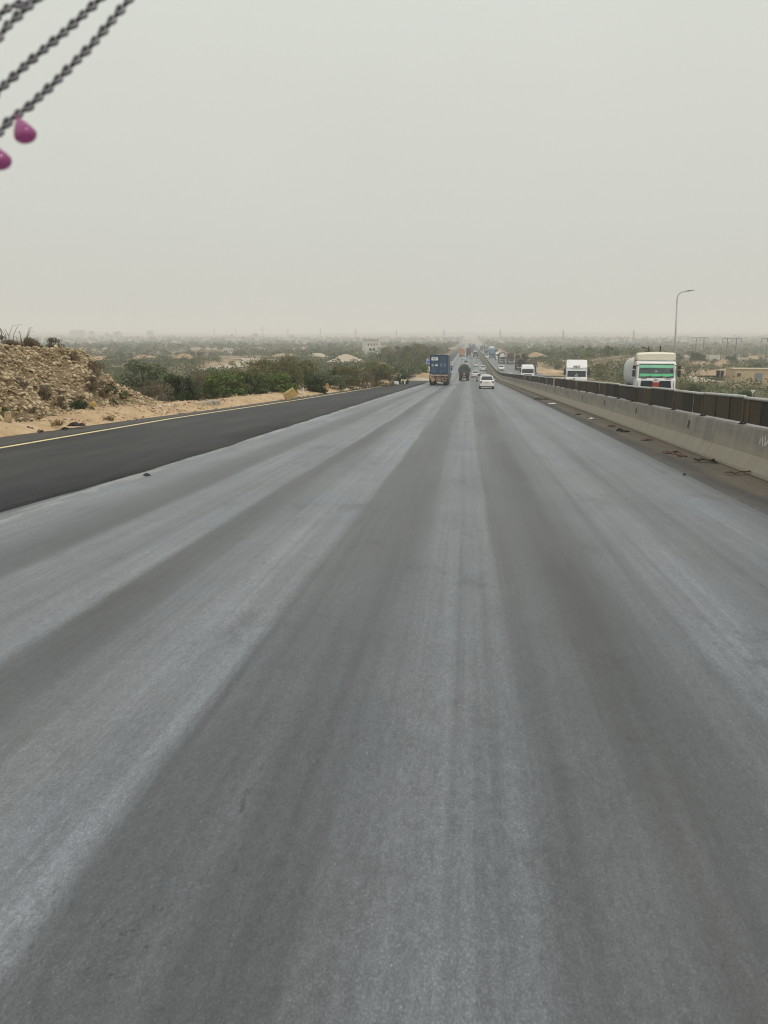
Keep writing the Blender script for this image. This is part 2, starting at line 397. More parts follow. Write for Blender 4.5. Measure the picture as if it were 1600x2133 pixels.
    p.inputs['Roughness'].default_value = 0.46 if spec > .5 else 0.62; p.inputs['Specular IOR Level'].default_value = spec
    h = mth(n, 'ADD', gr, mth(n, 'MULTIPLY', gr2, 0.6))
    bump(n, p, h, 0.3, 0.006)
    return m
LANES = [(-7, .13), (-6.3, .21), (-5.65, .185), (-5.15, .13), (-4.75, .12), (-4.5, .20), (-3.95, .175), (-3.32, .21), (-3.18, .105), (-2.8, .115),
         (-2.6, .165), (-2.2, .20), (-1.6, .205), (-1.53, .135), (-.95, .12), (-.65, .125), (-.48, .155), (-.2, .19), (.27, .19), (.34, .135), (.9, .108),
         (1.1, .105), (1.35, .14), (1.75, .155), (2.0, .205), (2.25, .19), (2.6, .15), (3.5, .19), (4.3, .16), (4.6, .12)]
strip('road', X_OVER, X_RIGHT, road_mat('worn_asphalt', LANES, -7, 4.6, edge=(-6.5, 0.15, (0.30, 0.30, 0.28))), 0.0, 6)
strip('new_lane', lambda y: X_LINE(y)-0.3, lambda y: X_OVER(y)+0.10*(vnoise(y, 2, 0.9, 51)-.5)+0.12*(vnoise(y, 4, 3.1, 52)-.5), road_mat('fresh_asphalt', [(-13, .155), (-11, .15), (-9.5, .12), (-7.5, .13), (-6.6, .15)], -13, -6.6, 0.030, 0.1, (1.0, 1.0, 1.05), marks=False, spec=0.22, fineamt=0.5), 0.045, 4, side=0.2)
strip('old_shoulder', X_EDGE, lambda y: X_LINE(y)-0.302, road_mat('brown_asphalt', [(-15, .17), (-14, .15), (-12, .15)], -15, -11, 0.062, 0.3, (1.1, 1.0, 0.9), spec=0.25, fineamt=.6), 0.03, 2, side=0.2)
def paint_mat(name, c, k0=0.3, k1=0.42):
    m, n, p = nodes_of(name); co = n.nodes.new('ShaderNodeTexCoord').outputs['Object']
    k = ramp(n, noise(n, mapped(n, co, (5, 1.2, 1)), 1.0, 7, 0.7), [(k0, 0.0), (k1, 1.0)])
    n.links.new(mixc(n, k, (0.09, 0.085, 0.075), mixc(n, noise(n, co, 3, 5), tuple(x*0.8 for x in c), c)), p.inputs['Base Color'])
    p.inputs['Roughness'].default_value = 0.7; return m
strip('edge_line', lambda y: X_LINE(y)-0.09, lambda y: X_LINE(y)+0.09, paint_mat('yellow_line_paint', (0.78, 0.64, 0.36)), 0.049, 1, ys=np.arange(-30, 110, 1.0))

def shoulder_mat():
    m, n, p = nodes_of('dusty_shoulder'); co = n.nodes.new('ShaderNodeTexCoord').outputs['Object']
    sx = n.nodes.new('ShaderNodeSeparateXYZ'); n.links.new(co, sx.inputs[0])
    w_ = mth(n, 'MULTIPLY', mth(n, 'SUBTRACT', noise(n, mapped(n, co, (0.6, 0.3, 0)), 1.0, 5), 0.5), 0.7)
    t = mth(n, 'SUBTRACT', mth(n, 'ADD', sx.outputs[0], w_), mth(n, 'MULTIPLY', mth(n, 'MINIMUM', sx.outputs[1], 120.0), 0.004))
    t = mth(n, 'DIVIDE', mth(n, 'SUBTRACT', t, 4.2), 1.8)
    c = ramp(n, t, [(0.08, (0.105, 0.10, 0.095)), (0.35, (0.07, 0.066, 0.06)), (0.55, (0.15, 0.13, 0.10)), (0.75, (0.185, 0.155, 0.12)), (0.95, (0.14, 0.11, 0.085))])
    c = mixc(n, 1.0, c, ramp(n, noise(n, co, 14, 6, 0.7), [(0.3, 0.72), (0.7, 1.25)]), 'MULTIPLY')
    red = ramp(n, noise(n, mapped(n, co, (1.2, 0.7, 0), (3, 3, 3)), 1.0, 6, 0.65), [(0.56, 0.0), (0.72, 1.0)])
    c = mixc(n, mth(n, 'MULTIPLY', red, 0.4), c, (0.21, 0.13, 0.085))
    n.links.new(c, p.inputs['Base Color']); p.inputs['Roughness'].default_value = 0.9; p.inputs['Specular IOR Level'].default_value = 0.2
    bump(n, p, noise(n, co, 40, 6, 0.7), 0.5, 0.02); return m
strip('median_shoulder', X_RIGHT, lambda y: X_OPP0(y)+0.3, shoulder_mat(), -0.004, 4)
OPP = [(6, .15), (7.5, .15), (8.4, .19), (9.2, .15), (10.4, .155), (11.2, .20), (12.4, .15), (13.4, .185), (14.6, .15), (16, .19), (17.4, .16), (19, .18)]
strip('opposite_road', lambda y: X_OPP0(y)+0.3, X_OPP1, road_mat('worn_asphalt_far_side', OPP, 6, 19), 0.0, 4)
def dirt_mat(name, a, b, sc=1.0):
    m, n, p = nodes_of(name); co = n.nodes.new('ShaderNodeTexCoord').outputs['Object']
    c = ramp(n, noise(n, co, 1.1*sc, 8, 0.68), [(0.28, a), (0.72, b)])
    c = mixc(n, 1.0, c, ramp(n, noise(n, co, 22*sc, 4, 0.7), [(0.3, 0.75), (0.7, 1.2)]), 'MULTIPLY')
    n.links.new(c, p.inputs['Base Color']); p.inputs['Roughness'].default_value = 0.95; p.inputs['Specular IOR Level'].default_value = 0.15
    bump(n, p, noise(n, co, 9*sc, 8, 0.7), 0.7, 0.06); return m
SAND = dirt_mat('sandy_gravel', (0.36, 0.24, 0.135), (0.57, 0.43, 0.27))
PALE = dirt_mat('pale_dirt', (0.36, 0.30, 0.22), (0.50, 0.43, 0.33))
ORANGE = dirt_mat('orange_dirt', (0.29, 0.20, 0.12), (0.42, 0.305, 0.195))
strip('dirt_shoulder', X_OPP1, X_DIRT, dirt_mat('muted_sand', (0.30, 0.225, 0.145), (0.43, 0.335, 0.225)), -0.02, 4)

# heaped gravel verge on the left
def verge():
    ys = np.concatenate([np.arange(4, 60, 0.22), np.arange(60, 150, 0.5), np.arange(150, 420, 2.0)]); nx = 14
    V = []; 
    for y in ys:
        xe = float(X_EDGE(y)); wv = 2.9+0.5*math.sin(y*0.21)
        jag = 0.28*(float(vnoise(y, 3, 1.1, 11))-0.5)+0.15*(float(vnoise(y, 3, 0.35, 12))-0.5)
        for k in range(nx+1):
            s = k/nx; x = xe+0.12+jag*(1-s)-s*wv
            prof = math.sin(min(1, s*1.9)*math.pi/2)*0.34 if s < 0.53 else 0.34-0.1*(s-0.53)
            prof *= 0.5+0.95*float(vnoise(y, x, 2.6, 13))
            prof += (0.14*(float(vnoise(x, y, 0.5, 14))-0.4)+0.07*(float(vnoise(x, y, 0.2, 15))-0.5))*min(1, s*5)
            if k == nx: prof = -0.5
            V.append((x, y, float(rz(y))-0.02+max(prof, -0.03 if k else -0.12) if k else float(rz(y))-0.1))
    k = nx+1; ii = np.arange(len(ys)*k).reshape(len(ys), k)
    F = np.stack([ii[:-1, :-1], ii[1:, :-1], ii[1:, 1:], ii[:-1, 1:]], -1).reshape(-1, 4)
    tag(link_mesh('gravel_verge', np_mesh('gravel_verge', V, F, SAND, smooth=True)), kind='structure')
verge()

# ------------------------------------------------------------------ haze
hz = MB().box((0, 3600, 36), (15200, 8400, 112))     # from below the lowest ground to just over the pylons
hm = bpy.data.materials.new('dusty_haze'); hm.use_nodes = True; hn = hm.node_tree; hn.nodes.clear()
ho = hn.nodes.new('ShaderNodeOutputMaterial'); pv = hn.nodes.new('ShaderNodeVolumePrincipled')
pv.inputs['Color'].default_value = (0.985, 0.99, 0.985, 1); pv.inputs['Density'].default_value = 0.00055; pv.inputs['Anisotropy'].default_value = 0.0
hn.links.new(pv.outputs[0], ho.inputs['Volume'])
hb = hz.build('haze', hm); tag(hb, kind='stuff')

# ------------------------------------------------------------------ median barrier (cast concrete, with an anti-glare fence on top)
def concrete_mat():
    m, n, p = nodes_of('barrier_concrete'); co = n.nodes.new('ShaderNodeTexCoord').outputs['Object']
    oi = n.nodes.new('ShaderNodeObjectInfo'); r3 = n.nodes.new('ShaderNodeCombineXYZ')
    n.links.new(mth(n, 'MULTIPLY', oi.outputs['Random'], 40), r3.inputs[1])
    ad = n.nodes.new('ShaderNodeVectorMath'); ad.operation = 'ADD'; n.links.new(co, ad.inputs[0]); n.links.new(r3.outputs[0], ad.inputs[1]); v = ad.outputs[0]
    base = ramp(n, noise(n, v, 1.3, 7, 0.65), [(0.3, (0.235, 0.22, 0.19)), (0.7, (0.345, 0.325, 0.28))])
    st = ramp(n, noise(n, mapped(n, v, (1, 3.2, 0.35)), 1.0, 6, 0.65), [(0.4, 1.06), (0.72, 0.74)])
    base = mixc(n, 1.0, base, st, 'MULTIPLY')
    sx = n.nodes.new('ShaderNodeSeparateXYZ'); n.links.new(co, sx.inputs[0])
    wob = mth(n, 'MULTIPLY', mth(n, 'SUBTRACT', noise(n, mapped(n, v, (1, 1.1, 1)), 1.0, 5), 0.5), 0.25)
    foot = ramp(n, mth(n, 'ADD', sx.outputs[2], wob), [(0.28, 1.0), (0.45, 0.0)])
    base = mixc(n, mth(n, 'MULTIPLY', foot, 0.62), base, (0.38, 0.335, 0.255))   # road dust splashed on the foot
    base = mixc(n, 1.0, base, ramp(n, noise(n, v, 45, 3, 0.7), [(0.3, 0.88), (0.7, 1.1)]), 'MULTIPLY')
    n.links.new(base, p.inputs['Base Color']); p.inputs['Roughness'].default_value = 0.85; p.inputs['Specular IOR Level'].default_value = 0.3
    bump(n, p, noise(n, v, 25, 7, 0.7), 0.35, 0.01); return m
CONC = concrete_mat()
BAR_PROF = [(0, 0), (0.012, 0.07), (0.17, 0.36), (0.225, 0.90), (0.245, 0.925), (0.415, 0.925), (0.435, 0.90), (0.49, 0.36), (0.648, 0.07), (0.66, 0)]
def bar_pt(y, dx, dz): return Vector((float(X_BAR(y))+dx, y, float(rz(y))+dz))
RUST = mat('rusty_reflector', (0.11, 0.045, 0.02), 0.7, 0.6, 30)
barrier = tag(empty('median_barrier', bar_pt(40, 0.33, 0)), 'long grey concrete median barrier with dusty sloped foot dividing the carriageways', 'barrier')
SEG = 7.2
segs = []; y = -2.0
def barrier_piece(ys):
    o0 = bar_pt(ys[0], 0, 0); rings = []
    for yy in ys:
        b = bar_pt(yy, 0, 0)-o0
        rings.append([(b.x+px, b.y, b.z+pz) for px, pz in BAR_PROF])
    return MB().loft(rings), o0
while y < 420:
    L = SEG if y < 130 else SEG*2
    mb, o0 = barrier_piece([y+0.008+(L-0.016)*k/3 for k in range(4)])
    sg = mb.build('barrier_segment', CONC, barrier, bevel=0.012); sg.location = o0-barrier.location
    if y < 130:
        for f in (0.33, ):
            yy = y+L*f; q = bar_pt(yy, 0.199, 0.66)-o0
            rf = MB().box((0, 0, 0), (0.022, 0.15, 0.21)).build('reflector', RUST, sg, loc=q, rot=(0, R(5.8), 0))
    segs.append((y, L, sg, o0)); y += L
mb, o0 = barrier_piece([y+k*20 for k in range(45)])
tag(mb.build('barrier_segment_far', CONC, barrier, loc=o0-barrier.location), kind='stuff')
# paint scrapes and daubs on the piece nearest the right edge of the view
WP = mat('white_daub', (0.62, 0.63, 0.6), 0.8, 0.25, 20); BP = mat('dark_daub', (0.05, 0.05, 0.045), 0.8, 0.3, 20)
def on_face(yy, z):    # point on the upper face of the barrier
    return bar_pt(yy, 0.17+(z-0.36)/0.54*0.055, z)
def seg_at(yy):
    for s in segs:
        if s[0] <= yy < s[0]+s[1]: return s
random.seed(3)
for (y0, z0, y1, z1, w_, m_) in [(16.05, .80, 16.22, .60, .035, WP), (16.22, .60, 16.30, .82, .03, WP), (16.42, .78, 16.33, .58, .03, WP), (16.55, .74, 16.50, .62, .025, WP),
                                (15.72, .86, 15.62, .66, .05, BP), (15.55, .82, 15.50, .68, .035, BP), (15.50, .62, 15.42, .52, .04, WP), (15.15, .80, 15.10, .66, .02, WP), (14.6, .84, 14.55, .55, .02, BP)]:
    s = seg_at((y0+y1)/2); mb = MB()
    a = on_face(y0, z0)-s[3]; b = on_face(y1, z1)-s[3]; d = (b-a).normalized(); sd_ = Vector((1, 0, -0.1)).cross(d).normalized()
    pts = []
    for k in range(7):
        c = a.lerp(b, k/6)+sd_*random.uniform(-.012, .012); ww = w_*random.uniform(.35, .8)
        pts.append([c+sd_*ww+Vector((-.004, 0, 0)), c-sd_*ww+Vector((-.004, 0, 0)), c-sd_*ww+Vector((.01, 0, 0)), c+sd_*ww+Vector((.01, 0, 0))])
    mb.loft(pts); mb.build('paint_daub', m_, s[2])

def panel_mat():
    m, n, p = nodes_of('weathered_dark_panel'); co = n.nodes.new('ShaderNodeTexCoord').outputs['Object']
    oi = n.nodes.new('ShaderNodeObjectInfo'); r3 = n.nodes.new('ShaderNodeCombineXYZ')
    n.links.new(mth(n, 'MULTIPLY', oi.outputs['Random'], 90), r3.inputs[1])
    ad = n.nodes.new('ShaderNodeVectorMath'); ad.operation = 'ADD'; n.links.new(co, ad.inputs[0]); n.links.new(r3.outputs[0], ad.inputs[1]); v = ad.outputs[0]
    b = ramp(n, oi.outputs['Random'], [(0.0, (0.018, 0.017, 0.013)), (0.2, (0.036, 0.031, 0.021)), (0.8, (0.050, 0.042, 0.028)), (1.0, (0.072, 0.058, 0.036))])
    s = ramp(n, noise(n, mapped(n, v, (1, 9, 0.7)), 1.0, 6, 0.65), [(0.35, 0.75), (0.7, 1.45)])
    c = mixc(n, 1.0, b, s, 'MULTIPLY')
    rust = ramp(n, noise(n, mapped(n, v, (1, 5, 0.25), (7, 1, 2)), 1.0, 5, 0.6), [(0.60, 0.0), (0.75, 1.0)])
    c = mixc(n, mth(n, 'MULTIPLY', rust, 0.35), c, (0.14, 0.08, 0.035))
    n.links.new(c, p.inputs['Base Color']); p.inputs['Roughness'].default_value = 0.7; p.inputs['Specular IOR Level'].default_value = 0.25
    return m
PANEL = panel_mat(); SEAM = mat('yellowish_rust_seam', (0.20, 0.125, 0.045), 0.8, 0.5, 12); RAIL = mat('galvanised_rail', (0.55, 0.56, 0.52), 0.5, 0.2, 6, 0.2, 0.2)
fence = tag(empty('anti_glare_fence', bar_pt(40, 0.33, 0.925)), 'dark brown sheet anti-glare fence with pale top rail along the concrete median', 'fence')
def floc(y, dz, dx=0.33): return bar_pt(y, dx, dz)-fence.location
pw = 1.04; pme = MB().box((0, 0, 0.275), (0.012, pw+0.03, 0.53)).mesh('panel', PANEL)
sme = MB().box((0, 0, 0.275), (0.01, 0.05, 0.535)).mesh('seam_strip', SEAM)
rme = MB().cyl((0, -1.54, 0), (0, 1.54, 0), 0.036, n=8).mesh('top_rail', RAIL, True)
pome = MB().box((0, 0, 0.28), (0.05, 0.05, 0.60)).mesh('post', DARK)
brk = MB().box((0, 0, 0.012), (0.09, 0.12, 0.03)).box((0, 0.0, 0.04), (0.03, 0.07, 0.05)).mesh('bracket', DARK)
random.seed(11); y = 3.0; i = 0
while i < 288:
    sl_ = slope(y); th = math.atan2(float(X_BAR(y+1)-X_BAR(y-1)), 2)
    link_mesh('panel', pme, fence, floc(y, 0.955, 0.33+random.uniform(-.02, .02)), (sl_, random.uniform(-.015, .015), -th+random.uniform(-.006, .006)))
    if i % 3 == 0:
        link_mesh('post', pome, fence, floc(y-pw/2, 0.93, 0.375), (sl_, 0, -th))
        link_mesh('top_rail', rme, fence, floc(y+pw, 1.52+random.uniform(-.02, .015), 0.33), (sl_+random.uniform(-.012, .008), 0, -th))
        link_mesh('bracket', brk, fence, floc(y-pw/2, 0.925, 0.30), (sl_, 0, -th))
    if y < 60 and random.random() < 0.55:
        link_mesh('seam_strip', sme, fence, floc(y+pw/2*random.choice((-1, 1, 0.3)), 0.952, 0.305), (sl_, random.uniform(-.03, .03), -th), (1, random.uniform(.5, 1.4), 1))
    y += pw*math.cos(sl_); i += 1
mbf = MB(); yy = y-pw/2
mbf.loft([[tuple(floc(a, 0.955, 0.324)), tuple(floc(a, 1.49, 0.324)), tuple(floc(a, 1.49, 0.336)), tuple(floc(a, 0.955, 0.336))] for a in np.arange(yy, 1300, 12)])
tag(mbf.build('panel_far', PANEL, fence), kind='stuff')
MB().box((0, 0, 0.31), (0.09, 0.42, 0.66)).build('splice_plate', mat('pale_splice_plate', (0.5, 0.5, 0.47), .6, .2, 8), fence, loc=floc(59.5, 0.93, 0.30), rot=(slope(59), 0, 0))

# ------------------------------------------------------------------ vegetation kit
def leaf_cloud(seed, n, w, h, clumps=26, leaf=0.1, squash=0.75, base=0.0, spread=0.30, tri=False, upright=0.0):
    """leaf-sized quads gathered in clumps through an uneven crown: returns V, F, tint"""
    g = np.random.default_rng(seed)
    th = g.uniform(0, 2*np.pi, clumps); rr = np.sqrt(g.uniform(0, 1, clumps))
    cz = g.uniform(0.10, 1.0, clumps); wid = np.sin(np.clip(cz, .05, 1)*np.pi*0.62+0.55)
    C = np.stack([rr*np.cos(th)*w/2*wid*0.82, rr*np.sin(th)*w/2*wid*0.82, base+cz*(h-base)*0.86], -1)
    sz = g.uniform(0.55, 1.25, clumps)*spread*w*0.5; ct = g.uniform(0, 1, clumps)
    k = g.choice(clumps, n, p=sz**2/np.sum(sz**2))
    d = g.normal(size=(n, 3)); d /= np.linalg.norm(d, axis=1)[:, None]; d *= (g.uniform(0.25, 1, n)**0.5)[:, None]
    P = C[k] + d*sz[k][:, None]*np.array([1, 1, squash])
    P[:, 2] = np.maximum(P[:, 2], 0.03)
    nrm = g.normal(size=(n, 3)) + np.array([0, 0, 0.6]) + d*0.8; nrm /= np.linalg.norm(nrm, axis=1)[:, None]
    a = np.cross(nrm, g.normal(size=(n, 3))); a[:, 2] += upright*3; a /= np.linalg.norm(a, axis=1)[:, None]; b = np.cross(nrm, a)
    s = leaf*g.uniform(0.6, 1.4, n)[:, None]
    if tri: V = np.stack([P-a*s*.6-b*s*.5, P+a*s*.9, P-a*s*.4+b*s*.6], 1).reshape(-1, 3); m = 3
    else: V = np.stack([P-a*s, P-b*s*.45, P+a*s, P+b*s*.45], 1).reshape(-1, 3); m = 4
    F = np.arange(n*m).reshape(n, m)
    t = np.clip(0.25+0.5*ct[k]+g.normal(0, .13, n), 0, 1)
    return V, F, t
def stems_mb(seed, w, h, n=7, r=0.03):
    g = random.Random(seed); mb = MB()
    for i in range(n):
        a = g.uniform(0, 6.28); sp = g.uniform(.15, .42)*w
        mb.tube([(g.uniform(-.1, .1)*w*.3, g.uniform(-.1, .1)*w*.3, -0.12), (math.cos(a)*sp*.4, math.sin(a)*sp*.4, h*.35), (math.cos(a+.3)*sp*.8, math.sin(a+.3)*sp*.8, h*.62), (math.cos(a+.2)*sp, math.sin(a+.2)*sp, h*g.uniform(.75, .95))], [r, r*.75, r*.5, r*.22], 5)
    return mb
LG = leafmat('green_leaves', (0.024, 0.040, 0.010), (0.11, 0.155, 0.032), (0.185, 0.23, 0.062))
LD = leafmat('dark_green_leaves', (0.016, 0.027, 0.011), (0.062, 0.090, 0.026), (0.11, 0.145, 0.046))
LO = leafmat('olive_leaves', (0.055, 0.054, 0.020), (0.175, 0.165, 0.062), (0.26, 0.235, 0.10))
LB = leafmat('dry_brown_twigs', (0.065, 0.048, 0.03), (0.19, 0.145, 0.09), (0.27, 0.21, 0.135))
LY = leafmat('grey_green_leaves', (0.045, 0.055, 0.026), (0.145, 0.165, 0.082), (0.22, 0.24, 0.135))
LT = leafmat('tan_dry_grass', (0.12, 0.075, 0.035), (0.27, 0.185, 0.095), (0.36, 0.27, 0.15))
def make_bush(seed, n, w, h, lm, leaf=0.1, clumps=26, spread=0.30, upright=0.0, stems=6):
    V, F, t = leaf_cloud(seed, n, w, h, clumps, leaf, 0.75, 0.0, spread, upright=upright)
    return np_mesh('foliage', V, F, lm, t), stems_mb(seed, w, h, stems, 0.018+0.006*h).mesh('stem', BARK)
def put_bush(meshes, x, y, z, label, group=None, s=1.0, name='bush', cat='bush', rot=None, sz=None):
    r = empty(name, (x, y, z), (0, 0, random.uniform(0, 6.28) if rot is None else rot)); r.scale = (s, s, sz or s)
    tag(r, label, cat, group)
    link_mesh('foliage', meshes[0], r); link_mesh('stem', meshes[1], r); return r
def make_tree(seed, n, w, h, lm, leaf=0.16, clumps=22, trunk=0.35):
    V, F, t = leaf_cloud(seed, n, w, h*(1-trunk*0.6), clumps, leaf, 0.7, 0.0, 0.34); V[:, 2] += h*trunk*0.6
    mb = MB(); g = random.Random(seed)
    mb.tube([(0, 0, -.3), (.05*h*.2, 0, h*.2), (.02*h, .03*h, h*.45), (0, .02*h, h*.8)], [.035*h, .028*h, .02*h, .006*h], 7)
    for i in range(7):
        a = g.uniform(0, 6.28); z0 = h*g.uniform(.25, .5)
        mb.tube([(0, .01*h, z0), (math.cos(a)*w*.18, math.sin(a)*w*.18, z0+h*.14), (math.cos(a)*w*.36, math.sin(a)*w*.36, z0+h*.32)], [.014*h, .009*h, .003*h], 5)
    return np_mesh('crown', V, F, lm, t), mb.mesh('trunk', BARK)
def put_tree(meshes, x, y, z, label, group=None, s=1.0, rot=None):
    r = empty('tree', (x, y, z), (0, 0, random.uniform(0, 6.28) if rot is None else rot)); r.scale = (s,)*3; tag(r, label, 'tree', group)
    link_mesh('crown', meshes[0], r); link_mesh('trunk', meshes[1], r); return r

# ------------------------------------------------------------------ rock bank on the left
random.seed(21)
BANK_H = lerp_fn([4, 18, 29, 33.2, 33.9, 34.2, 34.5, 34.9, 35.4, 36.2, 37.2, 38.3, 39.8, 41.5, 44], [2.9, 2.9, 2.9, 2.85, 2.6, 2.05, 1.2, .75, 1.15, 1.3, 1.05, 0.6, 0.25, 0.0, 0.0])
def bank_pt(y, v):
    """v 0..1 climbs the face, 1..2 runs back over the top"""
    h = float(BANK_H(y)); foot = float(X_EDGE(y))-2.15-0.25*math.sin(y*.9); base = float(rz(y))+0.05
    n1 = float(vnoise(y, v*3, 1.7, 31))-.5; n2 = float(vnoise(y, v*4, .55, 32))-.5; n3 = float(vnoise(y*1.0, v*5, .22, 33))-.5
    if v <= 1:
        x = foot-v*(1.15+0.25*h)+(n1*.55+n2*.28+n3*.1)*min(1, v*4+.2)*min(1, h); z = base+h*v**0.85
    else:
        x = foot-(1.15+.25*h)-(v-1)*14; z = base+h-(v-1)*0.4*h+n1*.25*min(1, h)
        z = max(z, base-.6) if h < .5 else z
    z += (n2*.16+n3*.08)*min(1, h)
    return Vector((x, y, z))
def bank_mat():
    m, n, p = nodes_of('bank_rock_and_soil'); co = n.nodes.new('ShaderNodeTexCoord').outputs['Object']
    c = ramp(n, noise(n, co, 1.4, 8, 0.7), [(0.28, (0.17, 0.12, 0.072)), (0.55, (0.36, 0.27, 0.165)), (0.75, (0.46, 0.35, 0.21))])
    vo = n.nodes.new('ShaderNodeTexVoronoi'); vo.inputs['Scale'].default_value = 5.0; n.links.new(co, vo.inputs['Vector'])
    c = mixc(n, 1.0, c, ramp(n, vo.outputs['Distance'], [(0.0, 1.15), (0.6, 0.7)]), 'MULTIPLY')
    n.links.new(c, p.inputs['Base Color']); p.inputs['Roughness'].default_value = 0.95; p.inputs['Specular IOR Level'].default_value = 0.15
    bump(n, p, noise(n, co, 7, 8, 0.75), 1.0, 0.12); return m
bys = list(np.arange(3, 23, 0.5))+list(np.arange(23, 44, 0.16)); bvs = list(np.linspace(-0.08, 1, 26))+[1.04, 1.1, 1.2, 1.35, 1.6, 2.0]
BV = [bank_pt(y, max(v, 0)) if v >= 0 else bank_pt(y, 0)+Vector((.1, 0, -.4)) for y in bys for v in bvs]
ii = np.arange(len(bys)*len(bvs)).reshape(len(bys), len(bvs))
BF = np.stack([ii[:-1, :-1], ii[1:, :-1], ii[1:, 1:], ii[:-1, 1:]], -1).reshape(-1, 4)
bank = tag(link_mesh('rock_bank', np_mesh('rock_bank', [tuple(p) for p in BV], BF, bank_mat(), smooth=True)), kind='structure')
def stone_mat(name, lo, hi):
    m, n, p = nodes_of(name); co = n.nodes.new('ShaderNodeTexCoord').outputs['Object']; a = N(n, 'Attribute', attribute_name='tint'); oi = n.nodes.new('ShaderNodeObjectInfo')
    f = mth(n, 'ADD', a.outputs['Fac'], oi.outputs['Random']); f = mth(n, 'FRACT', f)
    c = ramp(n, f, [(0.0, lo), (1.0, hi)])
    c = mixc(n, 1.0, c, ramp(n, noise(n, co, 9, 6, 0.7), [(0.3, 0.7), (0.7, 1.2)]), 'MULTIPLY')
    n.links.new(c, p.inputs['Base Color']); p.inputs['Roughness'].default_value = 0.9; p.inputs['Specular IOR Level'].default_value = 0.2
    bump(n, p, noise(n, co, 18, 6, 0.7), 0.5, 0.02); return m
STONE = stone_mat('tan_stone', (0.29, 0.215, 0.13), (0.58, 0.475, 0.31))
_ico = None
def ico():
    t = (1+5**.5)/2
    v = np.array([(-1, t, 0), (1, t, 0), (-1, -t, 0), (1, -t, 0), (0, -1, t), (0, 1, t), (0, -1, -t), (0, 1, -t), (t, 0, -1), (t, 0, 1), (-t, 0, -1), (-t, 0, 1)], float)
    v /= np.linalg.norm(v[0])
    f = np.array([(0, 11, 5), (0, 5, 1), (0, 1, 7), (0, 7, 10), (0, 10, 11), (1, 5, 9), (5, 11, 4), (11, 10, 2), (10, 7, 6), (7, 1, 8), (3, 9, 4), (3, 4, 2), (3, 2, 6), (3, 6, 8), (3, 8, 9), (4, 9, 5), (2, 4, 11), (6, 2, 10), (8, 6, 7), (9, 8, 1)])
    return v, f
IV, IF = ico()
def stones_mesh(name, P, sizes, m, seed, flat=0.6):
    g = np.random.default_rng(seed); n = len(P)
    V = IV[None]*g.uniform(.5, 1.3, (n, 12, 1)); V = np.clip(V, -.72, .72)*g.uniform(.65, 1.45, (n, 1, 3)); V[:, :, 2] *= flat
    ang = g.normal(0, .8, (n, 3)); ang[:, 0] -= .9; ang[:, 2] *= .8
    Rm = np.array([np.array(Matrix.Rotation(a[2], 3, 'Z') @ Matrix.Rotation(a[1]*.5, 3, 'Y') @ Matrix.Rotation(a[0]*.5, 3, 'X')) for a in ang])
    V = np.einsum('nij,nkj->nki', Rm, V)*np.asarray(sizes)[:, None, None] + np.asarray(P)[:, None, :]
    F = (IF[None]+np.arange(n)[:, None, None]*12).reshape(-1, 3)
    return np_mesh(name, V.reshape(-1, 3), F, m, np.repeat(g.uniform(0, 1, n), 20))
# the largest stones of the face singly, the smaller ones as one mass
protos = [stones_mesh('stone', np.zeros((1, 3)), [1.0], STONE, 100+k) for k in range(10)]
cnt = 0
for k in range(290):
    y = random.uniform(25, 40.5); h = float(BANK_H(y)); v = random.uniform(.03, 1.03)
    if h < .2: continue
    p = bank_pt(y, v); s = random.uniform(.075, .17)*(0.75 if h < 1.2 else 1)
    link_mesh('stone', random.choice(protos), bank, p, (random.uniform(-.9, .1), random.uniform(-.4, .4), random.uniform(-.6, .6)), (s*random.uniform(.8, 1.3), s*random.uniform(.9, 1.9), s*random.uniform(.45, .85)))
P = []; sz = []
for k in range(7500):
    y = random.uniform(17, 41); h = float(BANK_H(y))
    if random.random() > h/2.0 and h < 1.6: continue
    v = random.uniform(0, 1.06); p = bank_pt(y, v); P.append(tuple(p)); sz.append(random.choice((.035, .045, .06, .08, .1)) * random.uniform(.8, 1.3))
tag(link_mesh('small_stones', stones_mesh('small_stones', P, sz, STONE, 5), bank), kind='stuff')
# loose gravel on the verge
P = []; sz = []
for k in range(4200):
    y = 12+70*random.random()**1.6; xe = float(X_EDGE(y)); s = random.uniform(0.0, 2.6)
    zz = 0.34*min(1, math.sin(min(1, s/2.9*1.9)*math.pi/2))*(0.5+0.95*float(vnoise(y, xe-s, 2.6, 13)))
    P.append((xe-.05-s, y, float(rz(y))+.03+zz*0.95)); sz.append(random.choice((.02, .03, .03, .045, .07))*random.uniform(.7, 1.3))
tag(link_mesh('gravel', stones_mesh('gravel', P, sz, stone_mat('pale_gravel', (0.33, 0.22, 0.14), (0.58, 0.45, 0.32)), 6)), kind='stuff')

